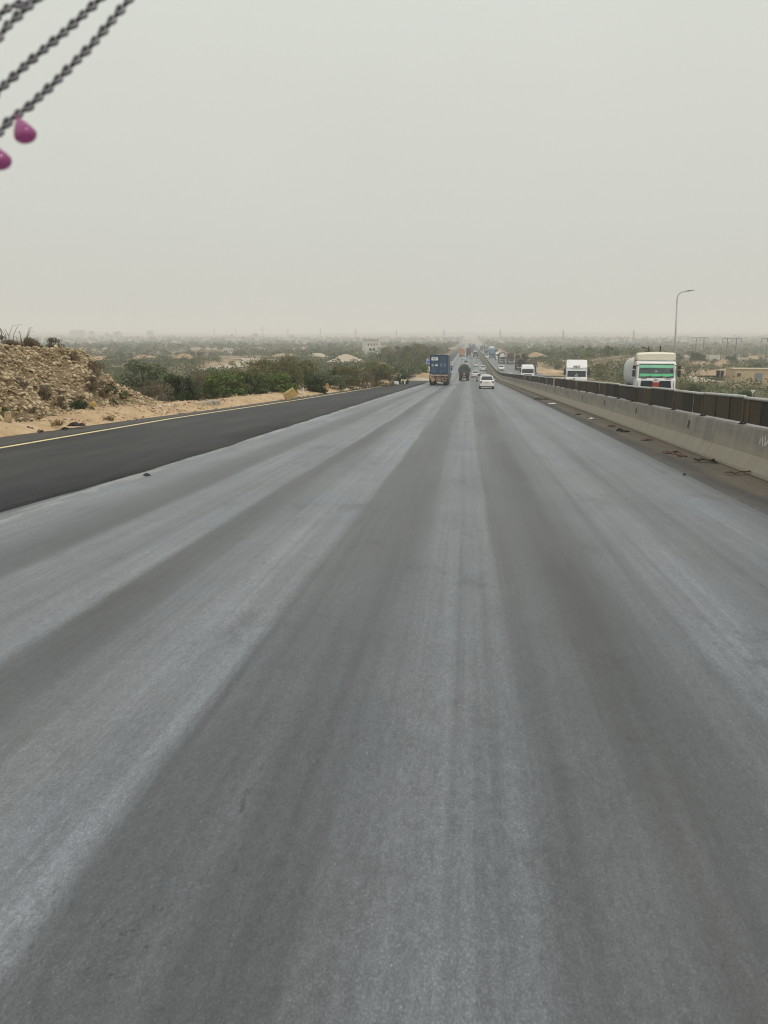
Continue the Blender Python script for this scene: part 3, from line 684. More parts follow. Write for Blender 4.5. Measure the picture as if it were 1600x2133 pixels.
# plants of the bank
def grass_tuft(seed, n, w, h, lm, name='foliage'):
    g = np.random.default_rng(seed); a = g.uniform(0, 2*np.pi, n); r = np.sqrt(g.uniform(0, 1, n))*w/2
    P = np.stack([np.cos(a)*r, np.sin(a)*r, np.zeros(n)-.05], -1); ln = h*g.uniform(.5, 1.1, n)
    d = np.stack([np.cos(a)*.35+g.normal(0, .3, n), np.sin(a)*.35+g.normal(0, .3, n), np.ones(n)*1.4], -1); d /= np.linalg.norm(d, axis=1)[:, None]
    sd = np.cross(d, g.normal(size=(n, 3))); sd /= np.linalg.norm(sd, axis=1)[:, None]; wd = 0.012
    T = P+d*ln[:, None]; T[:, 2] -= ln*g.uniform(0, .25, n); Mi = P+d*ln[:, None]*.55
    V = np.stack([P-sd*wd, P+sd*wd, Mi+sd*wd*.8, T, Mi-sd*wd*.8], 1).reshape(-1, 3)
    i0 = np.arange(n)*5; F = np.concatenate([np.stack([i0, i0+1, i0+2, i0+4], -1), np.stack([i0+4, i0+2, i0+3, i0+3], -1)])
    F3 = np.concatenate([np.stack([i0, i0+1, i0+2], -1), np.stack([i0, i0+2, i0+4], -1), np.stack([i0+4, i0+2, i0+3], -1)])
    return np_mesh(name, V, F3, lm, np.tile(g.uniform(0, 1, n), 3))
random.seed(5)
def bank_hit(px, py):
    best = None
    for yy in np.arange(23, 43, .25):
        for v in np.arange(0, 1.13, .08):
            q = bank_pt(yy, v); d = q-Vector((0, 0, CAM_H)); k = d.dot(_fw)
            e = abs(800+1600*d.dot(_rt)/k-px)+abs(1066.5-1600*d.dot(_up)/k-py)
            if best is None or e < best[0]: best = (e, q)
    return best[1]
twig = [make_bush(300+k, 1700, 1.0, 0.8, LB, 0.035, 16, .34, 0.5, 10) for k in range(3)]
for k, (px, py, s, lb) in enumerate([
    (6, 730, .85, 'dark dry shrub on the bank top at the left edge of the photo'), (28, 732, .8, 'dry brown shrub on the bank top beside the tan grass'),
    (76, 731, .85, 'twiggy grey-brown shrub on the bank top right of the tan grass'), (100, 734, .65, 'low dark shrub hanging over the brink of the bank'),
    (122, 733, .85, 'dark brown rounded shrub at the right end of the bank top'), (152, 752, .7, 'dry grey shrub just over the shoulder of the bank')]):
    v = bank_hit(px, py); put_bush(twig[k % 3], v.x-.15, v.y, v.z-.12, lb, None, s, 'shrub', 'shrub')
tuft = grass_tuft(9, 900, 1.5, .62, LT)
o = empty('dry_grass_clump', bank_hit(52, 731)-Vector((.2, 0, .05))); tag(o, 'clump of tall tan dry grass on top of the rock bank', 'grass clump'); link_mesh('blade_mass', tuft, o)
o = empty('dry_grass_clump', bank_hit(34, 731)-Vector((.3, 0, .05))); tag(o, 'smaller tuft of tan dry grass left of the tall clump on the bank', 'grass clump'); link_mesh('blade_mass', tuft, o, scale=.8)
mbs = MB(); g = random.Random(4)
for k in range(26):
    b = bank_pt(g.uniform(28.4, 31.5), 1.07); hh = g.uniform(.5, 1.05); dx = g.uniform(-.35, .35)
    mbs.tube([b, b+Vector((dx*.3, .05, hh*.6)), b+Vector((dx, .1, hh)), b+Vector((dx*1.6, .1, hh*.96))], [.012, .010, .007, .004], 4)
tag(mbs.build('dead_stalks', BARK), 'bent dead stalks sticking up against the haze on the bank top', 'stalks')
face = [(30, 795, .55, 'brown'), (42, 800, .6, 'brown'), (82, 815, .8, 'brown'), (90, 822, .55, 'brown'), (120, 838, .8, 'brown'), (112, 825, .5, 'brown'), (165, 835, .8, 'brown'), (185, 800, .8, 'brown'), (196, 775, .9, 'brown'), (207, 812, .9, 'brown'), (62, 850, .4, 'brown')]
for k, (px, py, s, c) in enumerate(face):
    q = bank_hit(px, py); put_bush(twig[k % 3], q.x+.05, q.y, q.z-.25, 'dry brown twiggy shrub growing out of the rocky face of the bank', 'dry shrubs on the face of the bank', s, 'shrub', 'shrub')
gb = [make_bush(400+k, 2600, 1.3, 1.0, LG, 0.05, 18, .34) for k in range(2)]
db = [make_bush(410+k, 2800, 1.4, 1.2, LD, 0.05, 20, .34) for k in range(2)]
def pb(meshes, px, py, y, label, s, group=None, sz=None, name='bush', cat='bush', dz=0.0):
    x = wx(px, y, py); return put_bush(meshes, x, y, float(rz(y))+dz, label, group, s, name, cat, sz=sz)
pb(gb[0], 14, 862, 25.6, 'leafy bright green bush at the left edge below the rock bank', .95, sz=1.0)
pb(gb[1], 116, 866, 28.0, 'low blue-green bush at the foot of the rock bank', .62, sz=.34)
pb(db[0], 170, 860, 30.5, 'dark green shrub beside the tilted yellow stone block', .75, sz=.75)
pb(db[1], 232, 864, 33.4, 'dark green shrub with white litter caught in it below the bank', 1.05, sz=1.25)
pb(gb[1], 254, 866, 34.0, 'olive green shrub leaning out to the gravel at the end of the bank', .6, sz=1.1)
pb(db[0], 198, 850, 34.5, 'tall dark brown-green shrub climbing the end of the bank', .8, sz=1.5)


# ------------------------------------------------------------------ roadside bushes and scrub
random.seed(31)
kinds = {
 'g': [make_bush(500+k, 5200, 3.0, 2.4, LG, 0.075, 30, .30) for k in range(3)],
 'd': [make_bush(510+k, 5200, 3.0, 2.4, LD, 0.075, 30, .30) for k in range(3)],
 'o': [make_bush(520+k, 4200, 3.0, 2.6, LO, 0.065, 26, .32, .25) for k in range(3)],
 'y': [make_bush(530+k, 4200, 3.0, 2.4, LY, 0.07, 26, .32) for k in range(3)],
 'b': [make_bush(540+k, 3200, 3.0, 2.4, LB, 0.055, 22, .34, .4) for k in range(2)]}
def nb(kind, px, y, wpx, hpx, label, back=0.0, dz=-.05):
    ms = random.choice(kinds[kind]); sw = wpx*y/1600/3.0; hh = hpx*y/1600*.86; xe = wx(px, y, 800)
    return put_bush(ms, xe, y, max(float(rz(y))-.35, tz(xe, y))+dz if back == 0 else tz(xe, y)+dz, label, None, sw, 'bush', 'bush', sz=hh/2.4)
for a in [
 ('b', 318, 44, 100, 85, 'hazy grey-brown leafless bush behind the end of the rock bank'),
 ('y', 300, 58, 120, 100, 'pale grey-green bush in the gap between rock bank and dark roadside bushes'),
 ('d', 372, 47, 95, 84, 'dark grey-green bush behind the short stone marker post'),
 ('b', 412, 54, 80, 92, 'thin brown bush between two green bushes behind the broken slabs'),
 ('g', 468, 50, 105, 78, 'bright leafy green bush right of the broken concrete slabs'),
 ('d', 520, 54, 90, 76, 'dark green bush in the middle of the leafy roadside clump'),
 ('g', 575, 57, 100, 72, 'green bush just left of the tilted yellow block'),
 ('o', 560, 78, 120, 88, 'tall hazy olive bush rising behind the green roadside clump'),
 ('o', 612, 84, 110, 82, 'olive brown bush behind the dark bush by the white post'),
 ('d', 652, 66, 72, 54, 'compact dark green bush between the white post and the yellow post'),
 ('y', 690, 74, 70, 56, 'pale green bush just behind the yellow marker post'),
 ('o', 722, 80, 80, 66, 'yellowish olive bush right of the yellow marker post'),
 ('d', 705, 92, 60, 54, 'dark bush set back behind the yellowish olive bush'),
 ('b', 758, 88, 70, 60, 'brown thorn bush on the verge short of the white-topped stone'),
 ('o', 786, 96, 70, 66, 'grey-olive bush on the verge below the white house'),
 ('b', 815, 100, 40, 34, 'small reddish brown bush beside the white stone on the verge'),
 ('d', 838, 112, 34, 30, 'small very dark bush where the verge meets the far dirt slope'),
 ('y', 812, 128, 80, 58, 'grey-green bush behind the small dark bush'),
 ('y', 850, 150, 60, 50, 'pale grey-green bush left of the container truck'),
 ('g', 876, 170, 44, 40, 'green bush on the bank directly left of the container'),
 ('y', 866, 205, 50, 46, 'hazy green bush beyond the dirt slope left of the truck'),
 ('o', 888, 250, 40, 40, 'faint olive bush behind the blue road sign')]:
    nb(*a)
def clear_of(x, y):     # keep things in view free: the track, the ramp, mounds, buildings
    for (cx, cy, r) in CLEAR:
        if (x-cx)**2+(y-cy)**2 < r*r: return False
    return True
HOUSE = Vector((wx(775, 420), 420, 0)); RAMP = ground_hit(722, 748)
CLEAR = [(HOUSE.x, HOUSE.y, 13), (wx(1575, 185), 185, 16)]
CLEAR_FAR = []
# the pale track, ramp and dirt heaps keep clear of scrub
TRACK = [(395, 776, 1.5), (440, 771, 3.2), (480, 765, 3.6), (515, 758, 4.0), (540, 752.5, 4.5), (528, 749.5, 4), (495, 748, 3), (460, 746.5, 2.2), (430, 745, 1.6)]
tp = [ground_hit(a, b) for a, b, c in TRACK]
for p_ in tp: CLEAR_FAR.append((p_.x, p_.y, 13)); CLEAR_FAR.append((p_.x, p_.y-14, 11)); CLEAR.append((p_.x, p_.y-6, 15))
CLEAR_FAR += [(RAMP.x, RAMP.y, 18), (wx(795, 190), 190, 10)]
zones = [('left', 118, lambda: 60*(420/60)**random.random()), ('right', 112, lambda: 70*(430/70)**random.random())]
KND = {'g': 'green thorn bush', 'd': 'dark green bush', 'o': 'olive thorn bush', 'y': 'grey-green bush', 'b': 'leafless brown bush'}
def where(x, y):
    v = Vector((x, y, -7-CAM_H)); px = 800+1600*v.dot(_rt)/v.dot(_fw)
    if x < 0: w_ = next(t for a, t in ((190, 'behind the rock bank'), (330, 'right of the rock bank'), (450, 'below the hut and dirt track'), (560, 'in front of the dirt track bend'), (690, 'in front of the pale dirt ramp'), (810, 'below the white house'), (9999, 'between white house and container truck')) if px < a)
    else: w_ = next(t for a, t in ((1130, 'by the brown lorries'), (1175, 'left of the lettered box lorry'), (1240, 'behind the lettered box lorry'), (1320, 'between box lorry and tanker'), (1410, 'behind the tanker'), (1480, 'right of the street lamp'), (9999, 'near the ochre building')) if px < a)
    return ('near ' if y < 110 else 'hazy ' if y < 230 else 'faint far '), w_
for side, cnt, fy in zones:
    k = 0
    while k < cnt:
        y = fy(); q = 'ogyoygyob'[random.randrange(9)] if random.random() > .12 else 'd'
        if side == 'left':
            x = float(X_EDGE(y))-5-random.random()**1.5*y*0.62
            if y < 60: continue
        else:
            x = float(X_DIRT(y))+1.5+random.random()**1.3*y*0.36
            if y < 200 and random.random() < .45: continue
        if not clear_of(x, y): continue
        s = random.uniform(.55, 1.25)*(1.0 if y < 150 else 1.25)*(.55 if side == 'right' and x/y > .22 and y < 230 else 1)
        put_bush(random.choice(kinds[q]), x, y, tz(x, y)-.1, '%s%s in the scrub %s' % (where(x, y)[0], KND[q], where(x, y)[1]), 'scrub bushes %s of the highway' % side, s, sz=s*random.uniform(.7, 1.15)); k += 1
# far scrub: countless, one mass on each side
def far_scrub(name, seed, n, xs_fn, lm, per=52):
    g = np.random.default_rng(seed); y = 140*(2600/140)**g.uniform(0, 1, n); x = xs_fn(g, y, n)
    cl = vnoise(x, y, 55, 41)*.6+vnoise(x, y, 18, 42)*.4
    keep = cl+g.uniform(-.18, .18, n) > .46
    for (cx, cy, r) in CLEAR + CLEAR_FAR: keep &= (x-cx)**2+(y-cy)**2 > r*r
    x, y = x[keep], y[keep]; z = terrain(x, y); n = len(x)
    s = g.uniform(.7, 1.5, n)*(1+np.clip(y-300, 0, 1500)/1500)
    th = g.uniform(0, 2*np.pi, (n, per)); rr = np.sqrt(g.uniform(0, 1, (n, per))); hh = g.uniform(.05, 1, (n, per)); wd = np.sin(hh*2.2+.6)
    C = np.stack([x[:, None]+rr*np.cos(th)*1.7*s[:, None]*wd, y[:, None]+rr*np.sin(th)*1.7*s[:, None]*wd, z[:, None]+hh*1.9*s[:, None]*g.uniform(.6, 1.5, (n, 1))], -1).reshape(-1, 3)
    m = len(C); lf = np.repeat(s, per)*.12*(1+np.repeat(np.clip(y-140, 0, 950)/230, per))
    a = g.normal(size=(m, 3)); a /= np.linalg.norm(a, axis=1)[:, None]; b = np.cross(a, g.normal(size=(m, 3))); b /= np.linalg.norm(b, axis=1)[:, None]
    lf = lf[:, None]*g.uniform(.6, 1.4, (m, 1))
    V = np.stack([C-a*lf-b*lf*.6, C+a*lf, C-a*lf*.5+b*lf], 1).reshape(-1, 3)
    t = np.clip(np.repeat(g.uniform(0, 1, n), per)+g.normal(0, .12, m), 0, 1)
    tag(link_mesh(name, np_mesh(name, V, np.arange(m*3).reshape(m, 3), lm, t)), kind='stuff')
LFAR = leafmat('far_scrub_leaves', (0.040, 0.048, 0.022), (0.125, 0.145, 0.055), (0.205, 0.20, 0.095))
far_scrub('far_scrub', 61, 9500, lambda g, y, n: X_EDGE(y)-8-g.uniform(0, 1, n)**1.2*np.minimum(y*.75, 1400), LFAR)
far_scrub('far_scrub', 62, 9000, lambda g, y, n: X_DIRT(y)+3+g.uniform(0, 1, n)**1.2*np.minimum(y*.5, 1100), LFAR)

def ribbon(name, pts, widths, m, dz):
    V = []; 
    for i, p in enumerate(pts):
        d = (pts[min(i+1, len(pts)-1)]-pts[max(i-1, 0)]); d.z = 0; d.normalize(); s = Vector((-d.y, d.x, 0))
        for k in range(5):
            q = p+s*widths[i]*(k/2-1); V.append((q.x, q.y, tz(q.x, q.y)+dz))
    ii = np.arange(len(pts)*5).reshape(-1, 5); F = np.stack([ii[:-1, :-1], ii[1:, :-1], ii[1:, 1:], ii[:-1, 1:]], -1).reshape(-1, 4)
    return tag(link_mesh(name, np_mesh(name, V, F, m, smooth=True)), kind='structure')
fine = []; fw_ = []
for i in range(len(tp)-1):
    for k in range(6): fine.append(tp[i].lerp(tp[i+1], k/6)); fw_.append(TRACK[i][2]+(TRACK[i+1][2]-TRACK[i][2])*k/6)
ribbon('dirt_track', fine, [w*1.5 for w in fw_], PALE, 0.35)
def mound(name, cx, cy, rx, ry, h, m, seed, sharp=1.0, z=None, label=None):
    n = 22; V = []
    for j in range(n+1):
        for i in range(n+1):
            u = i/n*2-1; v = j/n*2-1; r = min(1, math.hypot(u, v)); hh = h*(1-r**sharp if sharp < 1.6 else math.cos(r*math.pi/2)**1.2)
            x = cx+u*rx; y = cy+v*ry
            hh *= 0.7+0.6*float(vnoise(x, y, max(rx, 2)*.35, seed))
            V.append((x, y, (tz(x, y) if z is None else z)-.25+max(hh, 0)+.15*h*(float(vnoise(x, y, max(rx, 2)*.12, seed+1))-.5)*(1-r)))
    ii = np.arange((n+1)**2).reshape(n+1, n+1); F = np.stack([ii[:-1, :-1], ii[:-1, 1:], ii[1:, 1:], ii[1:, :-1]], -1).reshape(-1, 4)
    return tag(link_mesh(name, np_mesh(name, V, F, m, smooth=True)), kind='structure')
def mound_px(px, py_base, y, wpx, hpx, m, seed, sharp=1.0, depth=1.0):
    x = wx(px, y, py_base); s = y/1600; wpx, hpx = (wpx*1.25, hpx*.62) if m is ORANGE else (wpx, hpx*.8); z = at(px, py_base, y).z
    return mound('dirt_mound', x, y, wpx*s/2, wpx*s/2*depth, hpx*s+.25, m, seed, sharp, z=min(z, z))
mound_px(722, 752, 300, 84, 15, PALE, 71, 1.8, .8); mound_px(797, 765, 190, 44, 12, ORANGE, 72, 1.8)
mound_px(302, 747, 330, 56, 12, ORANGE, 73, 2); mound_px(385, 746, 340, 46, 13, ORANGE, 74, 2); mound_px(205, 748, 330, 60, 11, ORANGE, 75, 2)
mound_px(600, 741, 420, 90, 7, ORANGE, 76, 2); mound_px(660, 742, 380, 50, 8, PALE, 77, 2)
mound_px(868, 792, 150, 84, 9, PALE, 78, 2); mound_px(880, 786, 165, 60, 14, ORANGE, 98, 2); mound_px(915, 752, 260, 46, 9, ORANGE, 79, 2)
mound_px(1508, 762, 330, 46, 21, ORANGE, 80, 1.1); mound_px(1448, 760, 330, 60, 15, ORANGE, 81, 2); mound_px(1560, 772, 240, 140, 8, ORANGE, 82, 2); mound_px(1470, 778, 220, 70, 9, ORANGE, 83, 2)
mound_px(1118, 742, 330, 44, 10, ORANGE, 84, 2); mound_px(1190, 752, 300, 70, 6, PALE, 85, 2); mound_px(1250, 742, 340, 60, 9, ORANGE, 86, 2); mound_px(1440, 790, 190, 90, 7, PALE, 87, 2); mound_px(1150, 773, 195, 60, 5, SAND, 88, 2)

# trees
tm = {'d': [make_tree(700+k, 3000, 4.6, 5.0, LD, .13) for k in range(2)], 'o': [make_tree(710+k, 2600, 5.0, 5.0, LO, .13) for k in range(2)], 'y': [make_tree(720+k, 2600, 4.8, 4.6, LY, .13) for k in range(2)]}
def tree_px(kind, px, ptop, y, label, group=None, base=None):
    x = wx(px, y, 730); z0 = tz(x, y) if base is None else base; h = at(px, ptop, y).z-z0
    return put_tree(random.choice(tm[kind]), x, y, z0-.1, label, group, max(.5, h/4.9))
random.seed(8)
for px, pt, y, k in [(806, 722, 330, 'o'), (828, 718, 300, 'o'), (848, 716, 290, 'y'), (866, 715, 300, 'o'), (884, 716, 320, 'o'), (902, 718, 360, 'y'), (918, 721, 400, 'o'), (790, 732, 330, 'd'), (842, 728, 240, 'o'), (815, 736, 235, 'y'), (880, 730, 270, 'y'), (930, 722, 450, 'o')]:
    tree_px(k, px, pt, y, 'hazy olive tree in the row along the left roadside beyond the house', 'trees in the row beyond the house')
for px, pt, y, k, lb in [(1448, 729, 330, 'd', 'round dark tree standing left foot of the twin-pole power frame by the sand heap'), (1461, 737, 335, 'd', 'small dark tree touching the right side of the round dark tree'), (1415, 733, 380, 'd', 'dark tree just right of the street lamp pole'),
    (1526, 736, 340, 'd', 'dark flat-topped tree between the legs of the second twin-pole power frame'), (1583, 752, 260, 'd', 'dark round bush-like tree above the yellow building'), (1587, 743, 400, 'y', 'faint tree at the right edge behind the sand heaps'),
    (1089, 731, 235, 'd', 'blue-green tree standing on the dirt shoulder between two brown lorries'), (1263, 724, 320, 'y', 'tall pale tree on the skyline between the two white trucks'), (1125, 730, 330, 'y', 'hazy tree at the left end of the skyline ridge on the right'), (1148, 729, 330, 'd', 'hazy dark tree in the skyline ridge right of the brown lorries'), (1174, 728, 340, 'y', 'hazy tree on the skyline above the smaller white truck'), (1226, 728, 330, 'd', 'dark hazy tree on the skyline right of the smaller white truck')]:
    tree_px(k, px, pt, y, lb)

# ------------------------------------------------------------------ buildings
def wall_mat(name, c): return mat(name, c, 0.85, 0.22, 1.2, 0.25, bmp=0.2)
WALLW = wall_mat('whitewashed_wall', (0.55, 0.54, 0.48)); WALLY = wall_mat('ochre_plaster', (0.50, 0.38, 0.235)); WALLG = wall_mat('grey_block_wall', (0.38, 0.35, 0.31))
HOLE = mat('dark_interior', (0.03, 0.028, 0.026), 0.9, 0.3, 2)
def window(parent, c, wd, ht, yd=-1, frame=None, pane=None):
    """opening on the wall that faces -Y: frame bars round a dark pane"""
    x, y, z = c; mb = MB(); t = 0.09
    mb.box((x, y-.03, z+ht/2), (wd+t, .09, t)).box((x, y-.03, z-ht/2), (wd+t, .12, t)).box((x-wd/2, y-.03, z), (t, .08, ht-t)).box((x+wd/2, y-.03, z), (t, .08, ht-t))
    f = mb.build('window', frame or WALLW, parent)
    MB().box((x, y-.012, z), (wd-t, .03, ht-t)).build('pane', pane or HOLE, f); return f
hz0 = tz(HOUSE.x, HOUSE.y); 
h = tag(empty('house', (HOUSE.x, HOUSE.y, hz0)), 'white flat-roofed two-storey house with three small dark windows above the trees', 'house')
topz = at(770, 705.5, 420).z-hz0; f1 = topz-4.1
xl_ = wx(755, 420)-HOUSE.x; xr_ = wx(789, 420)-HOUSE.x; x2 = wx(800, 420)-HOUSE.x; xm = (xl_+xr_)/2
MB().box((xm, 4, topz/2-.3), (xr_-xl_, 8, topz-.6)).build('wall', WALLW, h)
MB().box((xm, 4, topz-.15), (xr_-xl_+.5, 8.5, .34)).box((xm, -.1, topz-.6), (xr_-xl_+.1, .22, .3)).build('roof', wall_mat('weathered_parapet', (.45, .42, .36)), h)
for px in (767.5, 774, 780): window(h, (wx(px, 420)-HOUSE.x, 0, topz-3.1), .75, 1.25)
window(h, (wx(786, 420)-HOUSE.x, 0, topz-3.0), .9, 1.0, pane=wall_mat('pink_shutter', (.4, .22, .18)))
MB().box(((xr_+x2)/2-.6, 2.0, f1-.35), (x2-xr_+2.8, 5.6, .3)).box((x2-.2, 2, f1+.3), (.2, 5.6, 1.0)).box(((xr_+x2)/2, -.7, f1+.3), (x2-xr_, .2, 1.0)).build('terrace', WALLW, h)
pr = MB().box((wx(775, 420)-HOUSE.x, -1.2, (f1-.6)/2), (6.5, 2.4, f1-.6)).build('porch', WALLW, h)
for px in (773, 780): window(h, (wx(px, 420)-HOUSE.x, -2.41, f1-1.6), 1.3, 1.5)
aw = MB().prism_x([(-3.6, f1-3.0), (-2.42, f1-2.4), (-2.42, f1-2.55), (-3.6, f1-3.15)], wx(777, 420)-HOUSE.x-2.6, wx(777, 420)-HOUSE.x+2.6).build('awning', mat('green_awning', (.16, .30, .13), .7, .2, 2), h)
# ochre building on the right
bx, by = wx(1530, 185, 780), 185; bz = at(1530, 797, 185).z
b = tag(empty('ochre_building', (bx, by, bz)), 'long low ochre building with one small window and a blue-grey door at the right edge', 'building')
MB().box((6.5, 3, .9), (13, 6, 4.2)).build('wall', WALLY, b)
MB().box((6.5, 3, 3.06), (13.3, 6.3, .14)).build('roof', wall_mat('pale_roof_edge', (.48, .4, .27)), b)
window(b, (.95, 0, 1.75), .95, .8, frame=WALLY, pane=mat('brown_shutter', (.09, .055, .04), .7, .3, 3))
d_ = MB().box((5.35, -.05, 1.15), (1.5, .12, 2.0)).build('door', mat('blue_grey_door', (.17, .20, .23), .55, .2, 3, .2), b)
MB().box((4.9, -.13, 1.15), (.06, .06, .3)).build('handle', STEEL, d_); MB().box((5.35, -.5, .08), (2.0, .9, .2)).build('step', PALE, b)
# open shed left of it
s_ = tag(empty('open_shed', (wx(1511, 195), 195, at(1511, 785, 195).z)), 'small open shed with dark bays and a pale flat roof left of the ochre building', 'shed')
MB().box((0, 1.5, 1.5), (2.0, 3.0, .16)).build('roof', PALE, s_); MB().box((0, 2.9, .7), (1.8, .15, 1.5)).build('wall', HOLE, s_)
for x in (-.85, 0, .85): MB().box((x, .1, .7), (.14, .14, 1.5)).build('post', WALLG, s_)
# long white wall on the right
p0 = at(1403, 787, 200); p1 = at(1475, 790, 190)
lw = tag(empty('boundary_wall', p0), 'thin white boundary wall running across the scrub right of the tanker', 'wall')
mb = MB(); d = p1-p0; mb.loft([[(d.x*k, d.y*k, d.z*k-.4), (d.x*k, d.y*k, d.z*k+.35), (d.x*k, d.y*k+.25, d.z*k+.35), (d.x*k, d.y*k+.25, d.z*k-.4)] for k in np.linspace(0, 1, 6)]); mb.build('wall', WALLW, lw)
# plot walls far right
for (a, b_, y, lb) in [(1425, 1441, 420, 'pale low plot wall left of the round dark tree on the right'), (1470, 1500, 430, 'pale low plot wall between the two nearest twin-pole frames'), (1522, 1540, 440, 'pale low plot wall under the second twin-pole frame')]:
    q0 = wx(a, y); q1 = wx(b_, y); z = at(a, 747, y).z
    o = tag(empty('plot_wall', ((q0+q1)/2, y, z)), lb, 'wall'); MB().box((0, 0, .6), (q1-q0, .3, 2.6)).build('wall', WALLW, o); MB().box((0, 0, 1.95), (q1-q0+.2, .4, .14)).build('coping', PALE, o)
# white block building on the left plain
wb = tag(empty('white_building', (wx(476, 560), 560, at(476, 735, 560).z)), 'small white building with a row of dark openings in the plain on the left', 'building')
MB().box((0, 3, 1.3), (7.8, 6, 3.2)).build('wall', WALLW, wb); MB().box((0, 3, 3.0), (8.2, 6.4, .25)).build('roof', WALLW, wb)
for x in (-2.6, -.8, 1.0, 2.8): window(wb, (x, 0, 1.4), .8, 1.0)
hu = tag(empty('roadside_hut', (wx(411, 430), 430, at(411, 744, 430).z)), 'dark open-fronted hut with a grey pillar beside the pale dirt track', 'hut')
MB().box((0, 2, 1.5), (7.2, 4, 3.0)).build('wall', mat('brown_mud_wall', (.16, .11, .075), .9, .3, 2), hu); MB().box((0, 1.9, 3.1), (7.8, 4.8, .2)).build('roof', ORANGE, hu)
for x in (-2.2, 1.6): MB().box((x, -.03, 1.2), (2.4, .1, 2.0)).build('opening', HOLE, hu)
MB().box((-.3, -.4, 1.7), (.7, .5, 3.6)).build('pillar', WALLG, hu)
# buildings on the misty skyline
for px, pt, pb_, wpx, y, lb in [(115, 699, 706, 12, 1700, 'tiny pale building in the mist above the rock bank'), (158, 688, 695, 26, 2300, 'long faint grey block in the mist at far left skyline'), (190, 690, 697, 10, 2100, 'small faint white block right of the long grey block in the mist'), (243, 691, 697, 14, 2200, 'faint flat-roofed block on the misty skyline, left of the tallest'), (312, 689, 695, 11, 2200, 'tallest dark square block on the misty left skyline'), (222, 694, 699, 8, 1900, 'smallest pale hut in the mist between two grey blocks'),
      (482, 697, 704, 6, 1700, 'dim narrow tower block in the mist above the white building'), (531, 695, 705, 10, 1750, 'dim grey block in the mist near a pylon foot'), (607, 699, 706, 8, 1650, 'dim dark block in the mist beneath the pylons'), (636, 704, 710, 12, 1300, 'pale double block in the mist left of the white house')]:
    x0 = wx(px, y, 700); zt = at(px, pt, y).z; zb = tz(x0, y)-2; wd = wpx*y/1600
    o = tag(empty('distant_building', (x0, y, zb)), lb, 'building', 'buildings on the misty skyline')
    MB().box((0, wd/3, (zt-zb)/2), (wd, wd*.66, zt-zb)).build('wall', WALLG, o); MB().box((wd*.2, wd/3, zt-zb+.8), (wd*.3, wd*.3, 1.6)).build('roof_room', WALLG, o)

# ------------------------------------------------------------------ power lines and lamp
GALV = mat('galvanised_lattice', (0.17, 0.18, 0.18), 0.6, 0.15, 2)
def pylon(h=42.0):
    mb = MB(); zs = [0, 8, 15, 21, 26, 30, 33.5, 37, 42]; ws = [3.6, 2.8, 2.1, 1.55, 1.15, .95, .85, .7, .15]
    for i in range(len(zs)-1):
        for sx, sy in ((1, 1), (1, -1), (-1, 1), (-1, -1)):
            mb.cyl((sx*ws[i], sy*ws[i], zs[i]), (sx*ws[i+1], sy*ws[i+1], zs[i+1]), .27, n=4)
        for q in ((1, 0), (-1, 0), (0, 1), (0, -1)):
            A = lambda k, t: ((q[0]*ws[k] if q[0] else t*ws[k]), (q[1]*ws[k] if q[1] else t*ws[k]), zs[k])
            mb.cyl(A(i, -1), A(i+1, 1), .13, n=3); mb.cyl(A(i, 1), A(i+1, -1), .13, n=3)
    arms = MB()
    for z, L in ((29.5, 6.5), (33.5, 5.2), (37.2, 4.2)):
        for s in (1, -1):
            arms.cyl((s*.8, .6, z), (s*L, 0, z+.2), .19, n=4).cyl((s*.8, -.6, z), (s*L, 0, z+.2), .19, n=4).cyl((s*.7, 0, z+1.6), (s*L, 0, z+.2), .08, n=4)
    ins = MB()
    for z, L in ((29.5, 6.5), (33.5, 5.2), (37.2, 4.2)):
        for s in (1, -1): ins.cyl((s*L, 0, z+.2), (s*L, 0, z-1.8), .1, n=5)
    return mb.mesh('lattice', GALV), arms.mesh('crossarm', GALV), ins.mesh('insulator', GALV)
PY = pylon()
for px, pt, y, lb in [(1320, 686, 1320, 'clearest lattice pylon, behind the tanker on the right'), (1173, 686, 1430, 'lattice pylon above the smaller white truck'), (1042, 685, 1560, 'lattice pylon above the lorries coming over the rise'), (925, 686, 1620, 'faint lattice pylon above the blue container truck'), (826, 686, 1700, 'faint lattice pylon above the trees right of the white house'),
       (741, 684, 1750, 'faint lattice pylon left of the white house'), (668, 683, 1800, 'faint lattice pylon above the pale dirt ramp'), (600, 683, 1850, 'faint lattice pylon second left of the dirt ramp'), (548, 679, 1900, 'faint lattice pylon above the bend of the dirt track'), (492, 684, 2050, 'very faint lattice pylon above the small white building'), (447, 684, 2150, 'very faint leftmost lattice pylon above the hut')]:
    x0 = wx(px, y, 700); zt = at(px, pt, y).z; z0 = tz(x0, y); s = max(.6, (zt-z0)/42)
    o = empty('power_pylon', (x0, y, z0-.3), (0, 0, .25)); o.scale = (s,)*3; tag(o, lb, 'pylon', 'lattice pylons in the haze')
    for n_, me in zip(('lattice', 'crossarm', 'insulator'), PY): link_mesh(n_, me, o)
CP = mat('grey_concrete_pole', (0.16, 0.16, 0.155), 0.8, 0.2, 2)
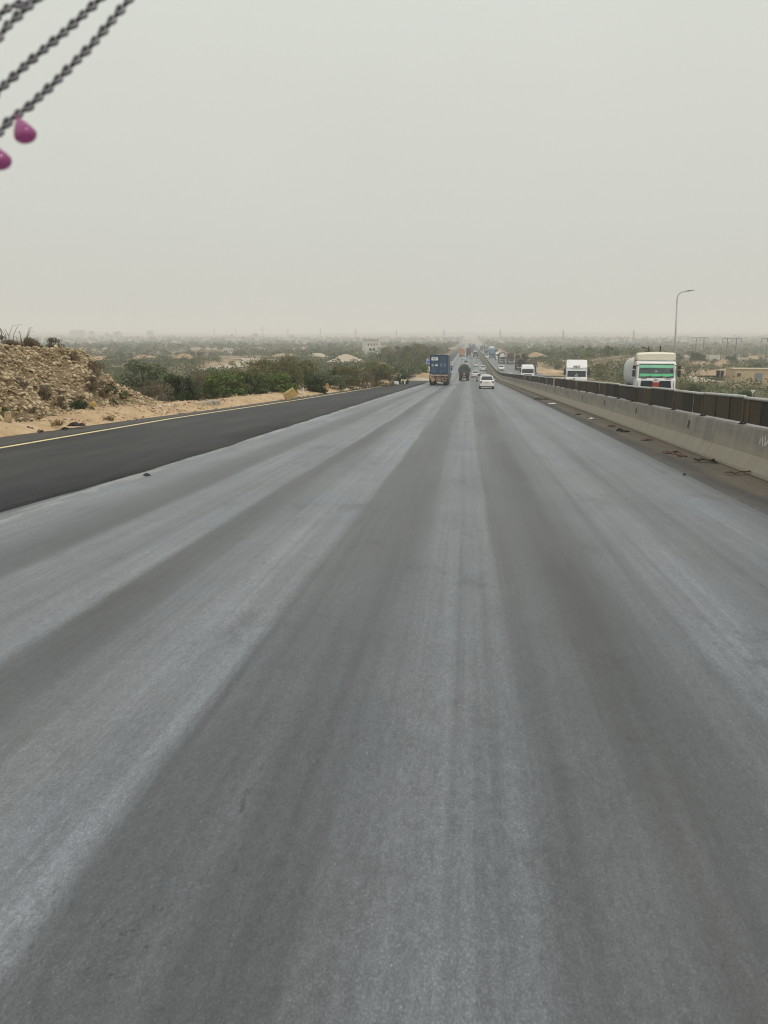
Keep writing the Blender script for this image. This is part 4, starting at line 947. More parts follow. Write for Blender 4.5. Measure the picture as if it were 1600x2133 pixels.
for (xa, xb, pt, pbase, y, xo, lb) in [(1451, 1467, 703, 746, 430, 8.5, 'nearest-but-one twin-pole power frame, behind the round dark tree'), (1516, 1535, 704, 746, 370, 9.5, 'large twin-pole power frame with flat-topped tree between its legs'), (1599, 1618, 704, 746, 370, 11, 'twin-pole power frame cut off by the right edge of the photo'), (1347, 1360, 712, 748, 640, 6.5, 'faint twin-pole power frame directly above the tanker cab'), (1393, 1407, 713, 748, 620, 7, 'faint twin-pole power frame behind the street lamp pole')]:
    a = at(xa, pt, y); b_ = at(xb, pt, y); o = tag(empty('power_pole', ((a.x+b_.x)/2, y, tz(a.x, y))), lb, 'power pole', 'twin-pole power frames on the right')
    hw = (b_.x-a.x)/2; H_ = a.z-tz(a.x, y); ox = xo*y/1600
    for s in (-1, 1): MB().cyl((s*hw, 0, -3), (s*hw, 0, H_), .24, .17, 8).build('pole', CP, o)
    MB().box((0, 0, H_-.12), ((hw+ox)*2, .22, .26)).build('crossarm', CP, o)
    for x in (-(hw+ox-.15), 0, hw+ox-.15): MB().cyl((x, 0, H_-.2), (x, 0, H_-2.0), .10, n=6).build('insulator', CP, o)
for px, pt, pbase, y, lb in [(1503, 725, 742, 360, 'short wooden service pole rising behind the pointed sand heap'), (1543, 735, 745, 520, 'faint short service pole right of the flat-topped tree'), (1477, 735, 747, 400, 'stubby dark service pole right of the round dark tree')]:
    a = at(px, pt, y); z0 = tz(a.x, y); o = tag(empty('service_pole', (a.x, y, z0)), lb, 'pole'); H_ = a.z-z0
    MB().cyl((0, 0, -1), (0, 0, H_), .16, .11, 8).build('pole', BARK, o); MB().box((0, 0, H_-.3), (1.7, .12, .14)).build('crossarm', BARK, o)
    for x in (-.7, 0, .7): MB().cyl((x, 0, H_-.25), (x, 0, H_+.1), .06, n=6).build('insulator', CP, o)
lx = at(1404, 800, 79); lz = float(rz(79))-.2
lamp = tag(empty('street_lamp', (lx.x, 79, lz)), 'tall slim grey street lamp with a single curved arm right of the tanker', 'street lamp'); HT = at(1409, 607, 79).z-lz
LM = mat('lamp_pole_grey', (0.36, 0.36, 0.35), 0.5, 0.12, 2, 0.1)
xt = at(1409, 640, 79).x-lx.x; arm = [(xt*.93, 0, HT-1.15), (xt, 0, HT-.6), (xt+.10, 0, HT-.3), (xt+.32, 0, HT-.1), (xt+.65, 0, HT-.02), (xt+1.0, 0, HT+.03)]
MB().cyl((0, 0, 0), (xt*.93, 0, HT-1.1), .12, .06, 12).build('pole', LM, lamp, True); MB().tube(arm, .045, 8).build('arm', LM, lamp, True)
MB().loft([[(xt+.85, -.10, HT+.02), (xt+.85, .10, HT+.02), (xt+.85, .07, HT+.09), (xt+.85, -.07, HT+.09)], [(xt+1.15, -.16, HT-.0), (xt+1.15, .16, HT-.0), (xt+1.15, .11, HT+.13), (xt+1.15, -.11, HT+.13)], [(xt+1.55, -.09, HT+.08), (xt+1.55, .09, HT+.08), (xt+1.55, .06, HT+.14), (xt+1.55, -.06, HT+.14)]]).build('lamp_head', mat('lamp_head_dark', (.16, .16, .16), .5, .2, 4), lamp)
MB().cyl((0, 0, -.6), (0, 0, .35), .2, .17, 10).build('base', LM, lamp)

# ------------------------------------------------------------------ signs on the roadside
BLUE = mat('blue_sign_face', (0.02, 0.13, 0.42), 0.4, 0.15, 3); SW = mat('sign_white', (0.7, 0.71, 0.7), 0.5, 0.08, 4)
sg = at(897.5, 752.5, 235); sz0 = tz(sg.x, 235)
sn = tag(empty('road_sign', (sg.x, 235, float(rz(235))-.3)), 'blue road sign with white border half hidden behind the container truck', 'road sign'); cz = sg.z-float(rz(235))+.3
MB().box((0, 0, cz), (2.6, .06, 1.45)).build('sign_face', BLUE, sn)
mb = MB()
for x, z, a, b_ in ((0, .68, 2.6, .09), (0, -.68, 2.6, .09), (-1.255, 0, .09, 1.27), (1.255, 0, .09, 1.27)): mb.box((x, -.036, cz+z), (a, .02, b_))
mb.build('border', SW, sn); mb = MB()
mb.loft([[(-.95, -.032, cz+.02), (-.95, -.05, cz+.02), (-.95, -.05, cz+.14), (-.95, -.032, cz+.14)], [(-.1, -.032, cz+.25), (-.1, -.05, cz+.25), (-.1, -.05, cz+.37), (-.1, -.032, cz+.37)], [(.9, -.032, cz+.05), (.9, -.05, cz+.05), (.9, -.05, cz+.17), (.9, -.032, cz+.17)]]); mb.build('white_band', mat('pale_blue_band', (.35, .55, .75), .5, .1, 3), sn)
MB().cyl((-.95, -.045, cz+.42), (-.95, -.03, cz+.42), .17, n=14).build('emblem', SW, sn)
for x in (-.8, .8): MB().cyl((x, .06, -.5), (x, .06, cz+.6), .05, n=8).build('post', STEEL, sn)
for px, py, y, wd, lb in [(1461.5, 757.5, 175, .78, 'white downward triangle sign standing in the scrub below the round dark tree'), (1568.5, 816, 75, .42, 'pale downward triangle sign just above the fence at the right')]:
    c = at(px, py, y); z0 = tz(c.x, y); o = tag(empty('triangle_sign', (c.x, y, z0)), lb, 'road sign'); zz = c.z-z0
    MB().loft([[(-wd/2, dy, zz+wd*.4), (wd/2, dy, zz+wd*.4), (0, dy, zz-wd*.42)] for dy in (-.02, .02)]).build('sign_face', SW, o)
    k = .55; MB().loft([[(-wd/2*k, dy, zz+wd*.27), (wd/2*k, dy, zz+wd*.27), (0, dy, zz-wd*.2)] for dy in (-.03, -.021)]).build('sign_centre', mat('faded_sign_centre', (.5, .47, .4), .6, .1, 4), o)
    MB().cyl((0, .05, -.4), (0, .05, zz+wd*.3), .035, n=8).build('post', STEEL, o)
MB_ = at(1078, 746, 245)
o = tag(empty('marker_mast', (MB_.x, 245, tz(MB_.x, 245))), 'thin dark mast beside the dirt shoulder between the brown lorries', 'pole'); MB().cyl((0, 0, -.5), (0, 0, at(1078, 734, 245).z-tz(MB_.x, 245)), .13, .1, 8).build('pole', CP, o)
MB().box((0, 0, 2.0), (.3, .2, .5)).build('meter_box', CP, o)


# ------------------------------------------------------------------ stones, posts and litter along the verge
YB = mat('yellow_stone_paint', (0.42, 0.28, 0.09), 0.85, 0.35, 5, 0.3); BEIGE = mat('beige_stone', (0.36, 0.27, 0.16), 0.9, 0.3, 6, 0.3); SLAB = mat('broken_concrete', (0.34, 0.30, 0.23), 0.9, 0.3, 5, 0.4, bmp=.4)
def verge_z(px, py, y): return at(px, py, y)
def block(px, py, y, dims, rot, m, name, label, cat, cap=None):
    """worn stone block: base at the pixel, chipped corners"""
    p = at(px, py, y); x, yy, z = dims; r = random.Random(int(px))
    rings = []
    for k, f in ((0, 1.05), (.5, 1.0), (.93, .97), (1, .84)):
        rings.append([(sx*x/2*f+r.uniform(-.02, .02), sy*yy/2*f+r.uniform(-.02, .02), k*z+r.uniform(-.01, .01)-.12) for sx, sy in ((-1, -1), (1, -1), (1, 1), (-1, 1))])
    o = MB().loft(rings).build(name, m, None, bevel=.015, loc=p, rot=rot); tag(o, label, cat)
    if cap: MB().loft([[(sx*x*.42, sy*yy*.42, z-.13) for sx, sy in ((-1, -1), (1, -1), (1, 1), (-1, 1))], [(sx*x*.3, sy*yy*.3, z-.02) for sx, sy in ((-1, -1), (1, -1), (1, 1), (-1, 1))]]).build('cap', cap, o)
    return o
block(17, 870, 23.8, (.2, .2, .32), (0, .03, .3), BEIGE, 'marker_stone', 'upright tan marker stone under the green bush at the left edge', 'marker stone')
block(199, 862, 31.2, (.42, .3, .62), (.1, -.38, .4), YB, 'yellow_block', 'yellow painted stone block tilted against the bank, pale stone on top', 'stone block', None)
block(367, 853, 37.6, (.24, .24, .40), (0, .03, .2), BEIGE, 'marker_stone', 'short squared tan marker stone left of the broken slabs', 'marker stone')
block(378, 853, 37.8, (.16, .14, .2), (0, .5, .2), SLAB, 'loose_stone', 'small grey stone leaning at the right of the squared marker', 'stone')
block(607, 825, 51.5, (.85, .5, .55), (.05, -.55, .3), YB, 'yellow_block', 'toppled yellow stone block with a pointed corner on the verge', 'stone block')
block(632, 816, 55, (.1, .1, .40), (0, .06, .1), SW, 'white_post', 'slim white guide post in front of the compact dark bush', 'post')
block(682, 809, 61, (.2, .2, .5), (0, 0, .1), YB, 'yellow_post', 'upright yellow guide post on the gravel heap', 'post', None)
block(826, 798, 98, (.5, .4, .32), (.1, .1, .4), SW, 'white_stone', 'white painted stone where the gravel verge thins out', 'stone')
block(843, 798, 100, (.16, .16, .5), (0, 0, 0), SW, 'white_post', 'white guide post just right of the white painted stone', 'post')
for px, py, y, d, rt, lb in [(392, 852, 39.2, (.9, .5, .26), (.1, .12, .3), 'flat broken concrete slab, leftmost of the rubble by the stone marker'), (413, 850, 39.8, (.55, .45, .34), (-.2, .2, .8), 'dark-faced broken concrete lump in the middle of the rubble'), (428, 847, 40.4, (.75, .5, .38), (.1, -.15, .2), 'blocky broken concrete slab right of the dark-faced lump'), (444, 845, 41, (.6, .5, .42), (0, .1, -.2), 'squarish broken concrete slab at the right end of the rubble')]:
    block(px, py, y, d, rt, SLAB, 'broken_slab', lb, 'slab')
def crumple(name, c, size, m, label, cat, seed, flat=.5, group=None, rot=0):
    """crumpled sheet: a jagged, folded lump that lies on the ground"""
    g = random.Random(seed); mb = MB(); n = 9; rings = []
    for j in range(6):
        t = j/5; r = math.sin(t*math.pi)**.7
        rings.append([((t-.5)*size[0]+g.uniform(-.08, .08)*size[0], math.cos(2*math.pi*i/n)*size[1]/2*r*g.uniform(.45, 1.25), max(-.01, (math.sin(2*math.pi*i/n)*.5+.35)*size[2]*r*g.uniform(.35, 1.3))) for i in range(n)])
    mb.loft(rings); o = mb.build(name, m, None, loc=c, rot=(0, 0, rot)); return tag(o, label, cat, group)
PLW = mat('white_plastic', (0.62, 0.63, 0.63), 0.45, 0.15, 6, 0.15); RAGD = mat('black_rag', (0.022, 0.02, 0.018), 0.8, 0.3, 8); RAGB = mat('brown_rag', (0.13, 0.065, 0.04), 0.9, 0.5, 12, .2)
crumple('plastic_bag', at(262, 868, 31.5), (.55, .35, .22), PLW, 'crumpled white plastic bag on the gravel at the end of the bank', 'litter', 1, rot=.4)
crumple('plastic_bag', at(241, 853, 32.4), (.24, .2, .14), PLW, 'small white bag caught in the dark green shrub', 'litter', 2)
crumple('plastic_bag', at(334, 851, 35.5), (.3, .25, .2), PLW, 'white bag left of the pair below the rubble heap', 'litter', 3)
crumple('plastic_bag', at(346, 854, 36), (.42, .25, .14), PLW, 'white bag right of the pair beside the stone marker', 'litter', 4)
crumple('plastic_bag', at(352, 849, 37), (.22, .2, .22), PLW, 'small upright white bag nearest the stone marker', 'litter', 5)
crumple('rubber_scrap', at(159, 887, 25.6), (.62, .3, .15), RAGD, 'dark rubber scrap lying where gravel meets the paved edge', 'scrap', 6, rot=.3)
crumple('rubber_scrap', at(135, 894, 24.8), (.3, .2, .1), RAGD, 'small dark scrap left of the larger rubber scrap', 'scrap', 7)
crumple('dead_weed', at(60, 896, 24.0), (.4, .3, .18), BARK, 'dry brown weed tangle on the gravel near the left edge', 'weed', 8)
crumple('dead_weed', at(84, 899, 23.8), (.26, .2, .1), BARK, 'smaller dry weed right of the brown tangle', 'weed', 9)
crumple('paper_scrap', at(141, 872, 26.4), (.16, .1, .05), PLW, 'scrap of white paper on the gravel below the bank', 'litter', 10)
crumple('paper_scrap', at(315, 903, 0+26.2), (.0+.1, .1, .02), PLW, 'tiny pale scrap on the dark new lane', 'litter', 12)
tuft2 = grass_tuft(12, 90, .5, .35, LT)
for px, py, y, lb in [(118, 884, 25.2, 'sparse dry grass tuft on the gravel in front of the bank'), (226, 874, 28.8, 'tiny dry grass tuft on the gravel near the plastic bag')]:
    o = empty('dry_grass_tuft', at(px, py, y)); tag(o, lb, 'grass tuft'); link_mesh('blade_mass', tuft2, o, scale=.8)
def on_sh(px, py):
    d = ray(px, py); y = 5
    while CAM_H+d.z*y/d.y > float(rz(y)): y += .05
    return Vector((d.x*y/d.y, y, float(rz(y))))
for px, py, sz_, m, nm, lb, cat, sd_ in [
  (1126, 832, (1.1, .45, .12), RAGD, 'black_rag', 'flat black rag on the shoulder, farthest of the litter along the barrier', 'rag', 20), (1151, 842, (.7, .3, .07), PLW, 'pale_scrap', 'pale flat scrap on the shoulder near the black rag', 'litter', 21),
  (1204, 864, (.3, .2, .07), RAGD, 'dark_scrap', 'tiny dark scrap halfway along the shoulder litter', 'scrap', 22), (1232, 874, (.28, .2, .1), PLW, 'pale_scrap', 'small pale paper scrap by the barrier foot', 'litter', 23),
  (1273, 889, (.35, .2, .08), RAGB, 'dark_scrap', 'small dark brown scrap left of the two black scraps', 'scrap', 24), (1292, 898, (.3, .2, .1), RAGD, 'dark_scrap', 'left one of two black scraps by the barrier', 'scrap', 25), (1302, 900, (.4, .2, .07), RAGD, 'dark_scrap', 'right one of two black scraps by the barrier', 'scrap', 26),
  (1347, 917, (.45, .25, .05), RAGB, 'brown_rag', 'faded reddish brown rag on the dusty shoulder', 'rag', 27), (1426, 990, (.07, .06, .04), RAGD, 'pebble', 'single dark pebble on the dusty shoulder', 'pebble', 28)]:
    crumple(nm, on_sh(px, py)+Vector((0, 0, .01)), sz_, m, lb, cat, sd_, rot=random.uniform(-.5, .5))
def shred(name, p, L, m, label, seed, curl=1.0, wd=.11):
    """strip of torn tyre or cloth, twisting along the ground"""
    g = random.Random(seed); rings = []; x = y = 0; a = g.uniform(-.5, .5)
    for k in range(11):
        a += g.uniform(-.5, .5)*curl; x += math.cos(a)*L/10; y += math.sin(a)*L/10; z = .02+abs(math.sin(k*.9+seed))*.03*curl; ww = wd*g.uniform(.4, 1.1)*(1 if 0 < k < 10 else .3)
        n = Vector((-math.sin(a), math.cos(a), g.uniform(-.4, .4))); c = Vector((x-L*.4, y, z))
        rings.append([c+n*ww/2, c+n*ww/2+Vector((0, 0, .02)), c-n*ww/2+Vector((0, 0, .02)), c-n*ww/2])
    o = MB().loft(rings).build(name, m, None, loc=p); return tag(o, label, 'scrap')
shred('torn_cloth', on_sh(1408, 943), 1.1, RAGB, 'long reddish brown torn cloth with a dark middle by the barrier foot', 31, 1.0, .2)
shred('tyre_shred', on_sh(1401, 944), .5, RAGD, 'black tyre strip lying on the reddish torn cloth', 32, .8, .16)
shred('tyre_shred', on_sh(1463, 963), .62, RAGD, 'curled black tyre shred on the shoulder by the barrier', 33, 1.4, .14)
shred('torn_cloth', on_sh(1534, 990), .72, RAGB, 'thin dark brown torn cloth nearest the right edge of the photo', 35, 1.2, .1)
crumple('road_debris', on_sh(306, 991)+Vector((0, 0, .005)), (.17, .09, .05), RAGD, 'small black lump lying on the seam beside the new lane', 'debris', 40)

# ------------------------------------------------------------------ vehicles
def rr(hw, z0, z1, r, y, n=3, taper=0.0):
    pts = []
    for cx, cz, a0, wdt in ((hw, z0, -90, 0), (hw, z1, 0, taper), (-hw, z1, 90, taper), (-hw, z0, 180, 0)):
        sx = 1 if cx > 0 else -1; ox = cx-sx*r-sx*wdt; oz = cz+(r if cz == z0 else -r)
        for k in range(n+1):
            a = R(a0+90*k/n); pts.append((ox+math.cos(a)*r, y, oz+math.sin(a)*r))
    return pts
_wc = {}
def wheel(parent, x, y, r, wd, twin=False):
    key = (r, wd)
    if key not in _wc:
        t = MB(); prof = [(-wd/2, r*.62), (-wd/2, r*.93), (-wd*.38, r), (wd*.38, r), (wd/2, r*.93), (wd/2, r*.62)]; rings = []
        n = 24
        for i in range(n): a = 2*math.pi*i/n; rings.append([(px, math.cos(a)*pr, math.sin(a)*pr) for px, pr in prof])
        vs = [p for g in rings for p in g]; fs = []
        for i in range(n):
            for j in range(6): fs.append((i*6+j, ((i+1) % n)*6+j, ((i+1) % n)*6+(j+1) % 6, i*6+(j+1) % 6))
        t.add(vs, fs); ty = t.mesh('tyre', TYRE)
        rm = MB(); rm.cyl((-wd*.36, 0, 0), (wd*.36, 0, 0), r*.62, n=20); rm.cyl((-wd*.46, 0, 0), (wd*.46, 0, 0), r*.2, n=12)
        for k in range(6): a = k*math.pi/3; rm.cyl((-wd*.42, math.cos(a)*r*.38, math.sin(a)*r*.38), (wd*.42, math.cos(a)*r*.38, math.sin(a)*r*.38), r*.07, n=6)
        _wc[key] = (ty, rm.mesh('rim', STEEL))
    w_ = empty('wheel', (x, y, r), parent=parent); link_mesh('tyre', _wc[key][0], w_); link_mesh('rim', _wc[key][1], w_)
    if twin:
        sx = -1 if x > 0 else 1; link_mesh('tyre', _wc[key][0], w_, (sx*wd*1.1, 0, 0))
def place(name, label, cat, x, y, away, group=None, yaw=0.0):
    s = slope(y); o = empty(name, (x, y, float(rz(y))+.0), (s if away else -s, 0, yaw+(0 if away else math.pi)))
    return tag(o, label, cat, group)
PLATE = mat('number_plate', (0.55, 0.53, 0.42), .5, .1, 6)
def paint(name, c, dust=.18): return mat(name, c, 0.3, 0.07, 1.2, dust)
TAIL = mat('dark_red_lamp', (.10, .012, .014), .25, .2, 6)
def car(label, x, y, away, col, kind='sedan', group=None, yaw=0.0, name='car'):
    o = place(name, label, 'car', x, y, away, group, yaw)
    H = {'sedan': 1.47, 'hatch': 1.5, 'van': 1.85}[kind]; L = {'sedan': 4.4, 'hatch': 3.6, 'van': 3.5}[kind]; hl = L/2; hw = .85 if kind == 'sedan' else .78; bz = .92 if kind != 'van' else 1.0
    st = [(-hl, hw*.80, .40, .80, .07), (-hl+.07, hw*.92, .30, .88, .09), (-hl+.5, hw*.985, .22, bz, .11), (-hl*.3, hw, .20, bz, .11), (hl*.4, hw, .20, bz-.03, .11), (hl-.55, hw*.97, .22, .82, .12), (hl-.1, hw*.86, .28, .70, .12), (hl, hw*.72, .36, .62, .08)]
    MB().loft([rr(w_, a, b, r, yy) for yy, w_, a, b, r in st]).build('body', col, o, True).data.shade_smooth()
    if kind == 'sedan': y0, y1, y2, y3 = -hl+.62, -hl+1.25, .28, 1.08
    elif kind == 'hatch': y0, y1, y2, y3 = -hl+.10, -hl+.42, .15, .85
    else: y0, y1, y2, y3 = -hl+.06, -hl+.2, .75, 1.35
    rw = hw*.74; A = hw*.955
    base = [(-A, y0, bz-.04), (A, y0, bz-.04), (A, y3, bz-.06), (-A, y3, bz-.06)]
    sh = [(-rw, y1, H-.06), (rw, y1, H-.06), (rw, y2, H-.06), (-rw, y2, H-.06)]; top = [(-rw*.88, y1+.12, H), (rw*.88, y1+.12, H), (rw*.88, y2-.16, H), (-rw*.88, y2-.16, H)]
    MB().loft([base, sh, top]).build('cabin', col, o, bevel=.03)
    def lerp4(u0, u1, v0, v1, bl, br, tr, tl):
        f = lambda u, v: (Vector(bl).lerp(Vector(br), u)).lerp(Vector(tl).lerp(Vector(tr), u), v)
        return [f(u0, v0), f(u1, v0), f(u1, v1), f(u0, v1)]
    MB().panel(lerp4(.07, .93, .16, .92, base[0], base[1], sh[1], sh[0])).build('rear_window', GLASS, o)
    MB().panel(lerp4(.06, .94, .12, .93, base[2], base[3], sh[3], sh[2])).build('windscreen', GLASS, o)
    for a, b in ((.10, .48), (.53, .90)):
        MB().panel(lerp4(a, b, .18, .9, base[1], base[2], sh[2], sh[1])).build('side_window', GLASS, o)
        MB().panel(lerp4(1-b, 1-a, .18, .9, base[3], base[0], sh[0], sh[3])).build('side_window', GLASS, o)
    for s in (-1, 1):
        MB().loft([rr(.17, -.085, .085, .05, -.05), rr(.15, -.075, .075, .04, .12)]).build('tail_light', TAIL, o, loc=(s*hw*.72, -hl+.045, .76 if kind != 'van' else .9), rot=(0, 0, s*-.22))
        MB().loft([rr(.19, -.07, .07, .05, .07), rr(.19, -.07, .07, .05, -.2)]).build('headlight', LAMP, o, loc=(s*hw*.66, hl-.10, .62), rot=(0, 0, s*.3))
        MB().loft([rr(.09, -.06, .06, .04, -.06), rr(.07, -.05, .05, .03, .07)]).build('mirror', col, o, loc=(s*(hw+.08), y3-.25, bz+.05))
        for yy in (-hl+.85, hl-.8): wheel(o, s*(hw-.10), yy, .30, .19)
    MB().loft([rr(hw*.9, .27, .47, .06, -hl-.05), rr(hw*.97, .25, .50, .06, -hl+.2)]).build('rear_bumper', col, o)
    MB().box((0, -hl-.02, .24), (1.3, .10, .10)).build('underside', DARK, o)
    MB().loft([rr(hw*.80, .25, .47, .06, hl+.05), rr(hw*.97, .25, .48, .06, hl-.3)]).build('front_bumper', col, o); MB().box((0, hl+.055, .36), (.8, .02, .11)).build('grille', DARK, o)
    MB().box((0, -hl-.012, .73 if kind == 'sedan' else .62), (.44, .03, .11)).build('number_plate', PLATE, o)
    return o
def text(s, size, m, parent, loc, rot, name='lettering', shear=0.0, ext=.004, offset=0.0):
    cu = bpy.data.curves.new(name, 'FONT'); cu.body = s; cu.size = size; cu.extrude = ext; cu.align_x = 'CENTER'; cu.align_y = 'CENTER'; cu.shear = shear; cu.offset = offset
    t = bpy.data.objects.new('tmp_text', cu); COL.objects.link(t); bpy.context.view_layer.update()
    me = bpy.data.meshes.new_from_object(t.evaluated_get(bpy.context.evaluated_depsgraph_get())); bpy.data.objects.remove(t)
    me.materials.clear(); me.materials.append(m); return link_mesh(name, me, parent, loc, rot)

def truck_base(o, L, axles, w=2.4, r=.5):
    hl = L/2
    MB().box((-.4, 0, .85), (.12, L-.6, .26)).box((.4, 0, .85), (.12, L-.6, .26)).box((0, -hl+.35, .85), (.9, .12, .22)).box((0, 0, .85), (.9, .12, .2)).build('chassis', CHASSIS, o)
    for k, yy in enumerate(axles):
        MB().cyl((-w/2+.3, yy, r), (w/2-.3, yy, r), .09, n=8).build('axle', CHASSIS, o)
        for s in (-1, 1): wheel(o, s*(w/2-.17), yy, r, .28, twin=(k > 0))
def cab_over(o, yf, w, H, col, visor=None, z0=.55, deep=2.0, wz=(1.55, 2.35), grille=True, fascia=DARK):
    """flat-fronted cab: returns the cab mesh; yf is the plane of the front bumper"""
    hw = w/2; yb = yf-deep; wb, wt = wz
    prof = [(yb, z0), (yb, H-.1), (yb+.12, H), (yf-.62, H), (yf-.38, H-.10), (yf-.30, wt+.06), (yf-.10, wb-.06), (yf-.03, wb-.2), (yf, z0+.25), (yf-.02, z0)]
    c = MB().prism_x(prof, -hw, hw).build('cab', col, o, bevel=.07)
    d = Vector((0, (yf-.10)-(yf-.30), (wb-.06)-(wt+.06)))
    q = lambda x, z: (x, yf-.30+(.20)*((wt+.06)-z)/((wt+.06)-(wb-.06)), z)
    ws = MB().panel([q(hw-.13, wb), q(-hw+.13, wb), q(-hw+.16, wt), q(hw-.16, wt)], .02).build('windscreen', GLASS, c)
    for s in (-1, 1):
        MB().panel([(s*(hw), yf-.55, wb+.02), (s*hw, yf-1.35, wb+.02), (s*hw, yf-1.30, wt-.02), (s*hw, yf-.62, wt-.02)][::s], .012).build('side_window', GLASS, c)
        MB().loft([rr(.17, -.10, .10, .05, .03), rr(.16, -.09, .09, .05, -.05)]).build('headlight', LAMP, c, loc=(s*(hw-.32), yf+.01, z0+.32))
        m_ = MB().loft([rr(.12, -.22, .22, .06, -.07), rr(.12, -.22, .22, .06, .07)]).build('mirror', DARK, c, loc=(s*(hw+.17), yf-.22, wb+.42))
        MB().loft([rr(.11, -.11, .11, .05, -.07), rr(.11, -.11, .11, .05, .07)]).tube([(0, 0, .05), (-s*.1, -.1, .28), (-s*.22, -.12, .30)], .02, 6).build('mirror_arm', DARK, m_, loc=(0, 0, .38))
        MB().box((s*.35, yf-.10, wb+.05), (.62, .03, .03), Matrix.Rotation(s*.0+.13, 3, 'Y')).build('wiper', DARK, c)
    MB().loft([rr(hw-.02, z0-.18, z0+.16, .07, yf+.06), rr(hw-.02, z0-.18, z0+.16, .07, yf-.25)]).build('bumper', col, c)
    if grille:
        g = MB().box((0, yf-.02, z0+.62), (w*.62, .08, .36)).build('grille', fascia, c, bevel=.02)
        for k in range(3): MB().box((0, yf+.025, z0+.53+.09*k), (w*.58, .02, .025)).build('grille_bar', STEEL if fascia is not DARK else CHASSIS, c)
    MB().box((0, yf+.075, z0-.02), (.5, .02, .13)).build('number_plate', PLATE, c)
    return c
def rear_kit(o, yb, w, z=.9):
    for s in (-1, 1): MB().box((s*(w/2-.22), yb-.03, z), (.3, .06, .13)).build('tail_light', REDL, o)
    MB().box((0, yb-.02, z-.25), (w-.1, .10, .14)).build('rear_bumper', CHASSIS, o); MB().box((0, yb-.045, z), (.5, .02, .13)).build('number_plate', PLATE, o)
    for s in (-1, 1): MB().box((s*(w/2-.32), yb+.35, .45), (.5, .02, .6)).build('mud_flap', DARK, o)

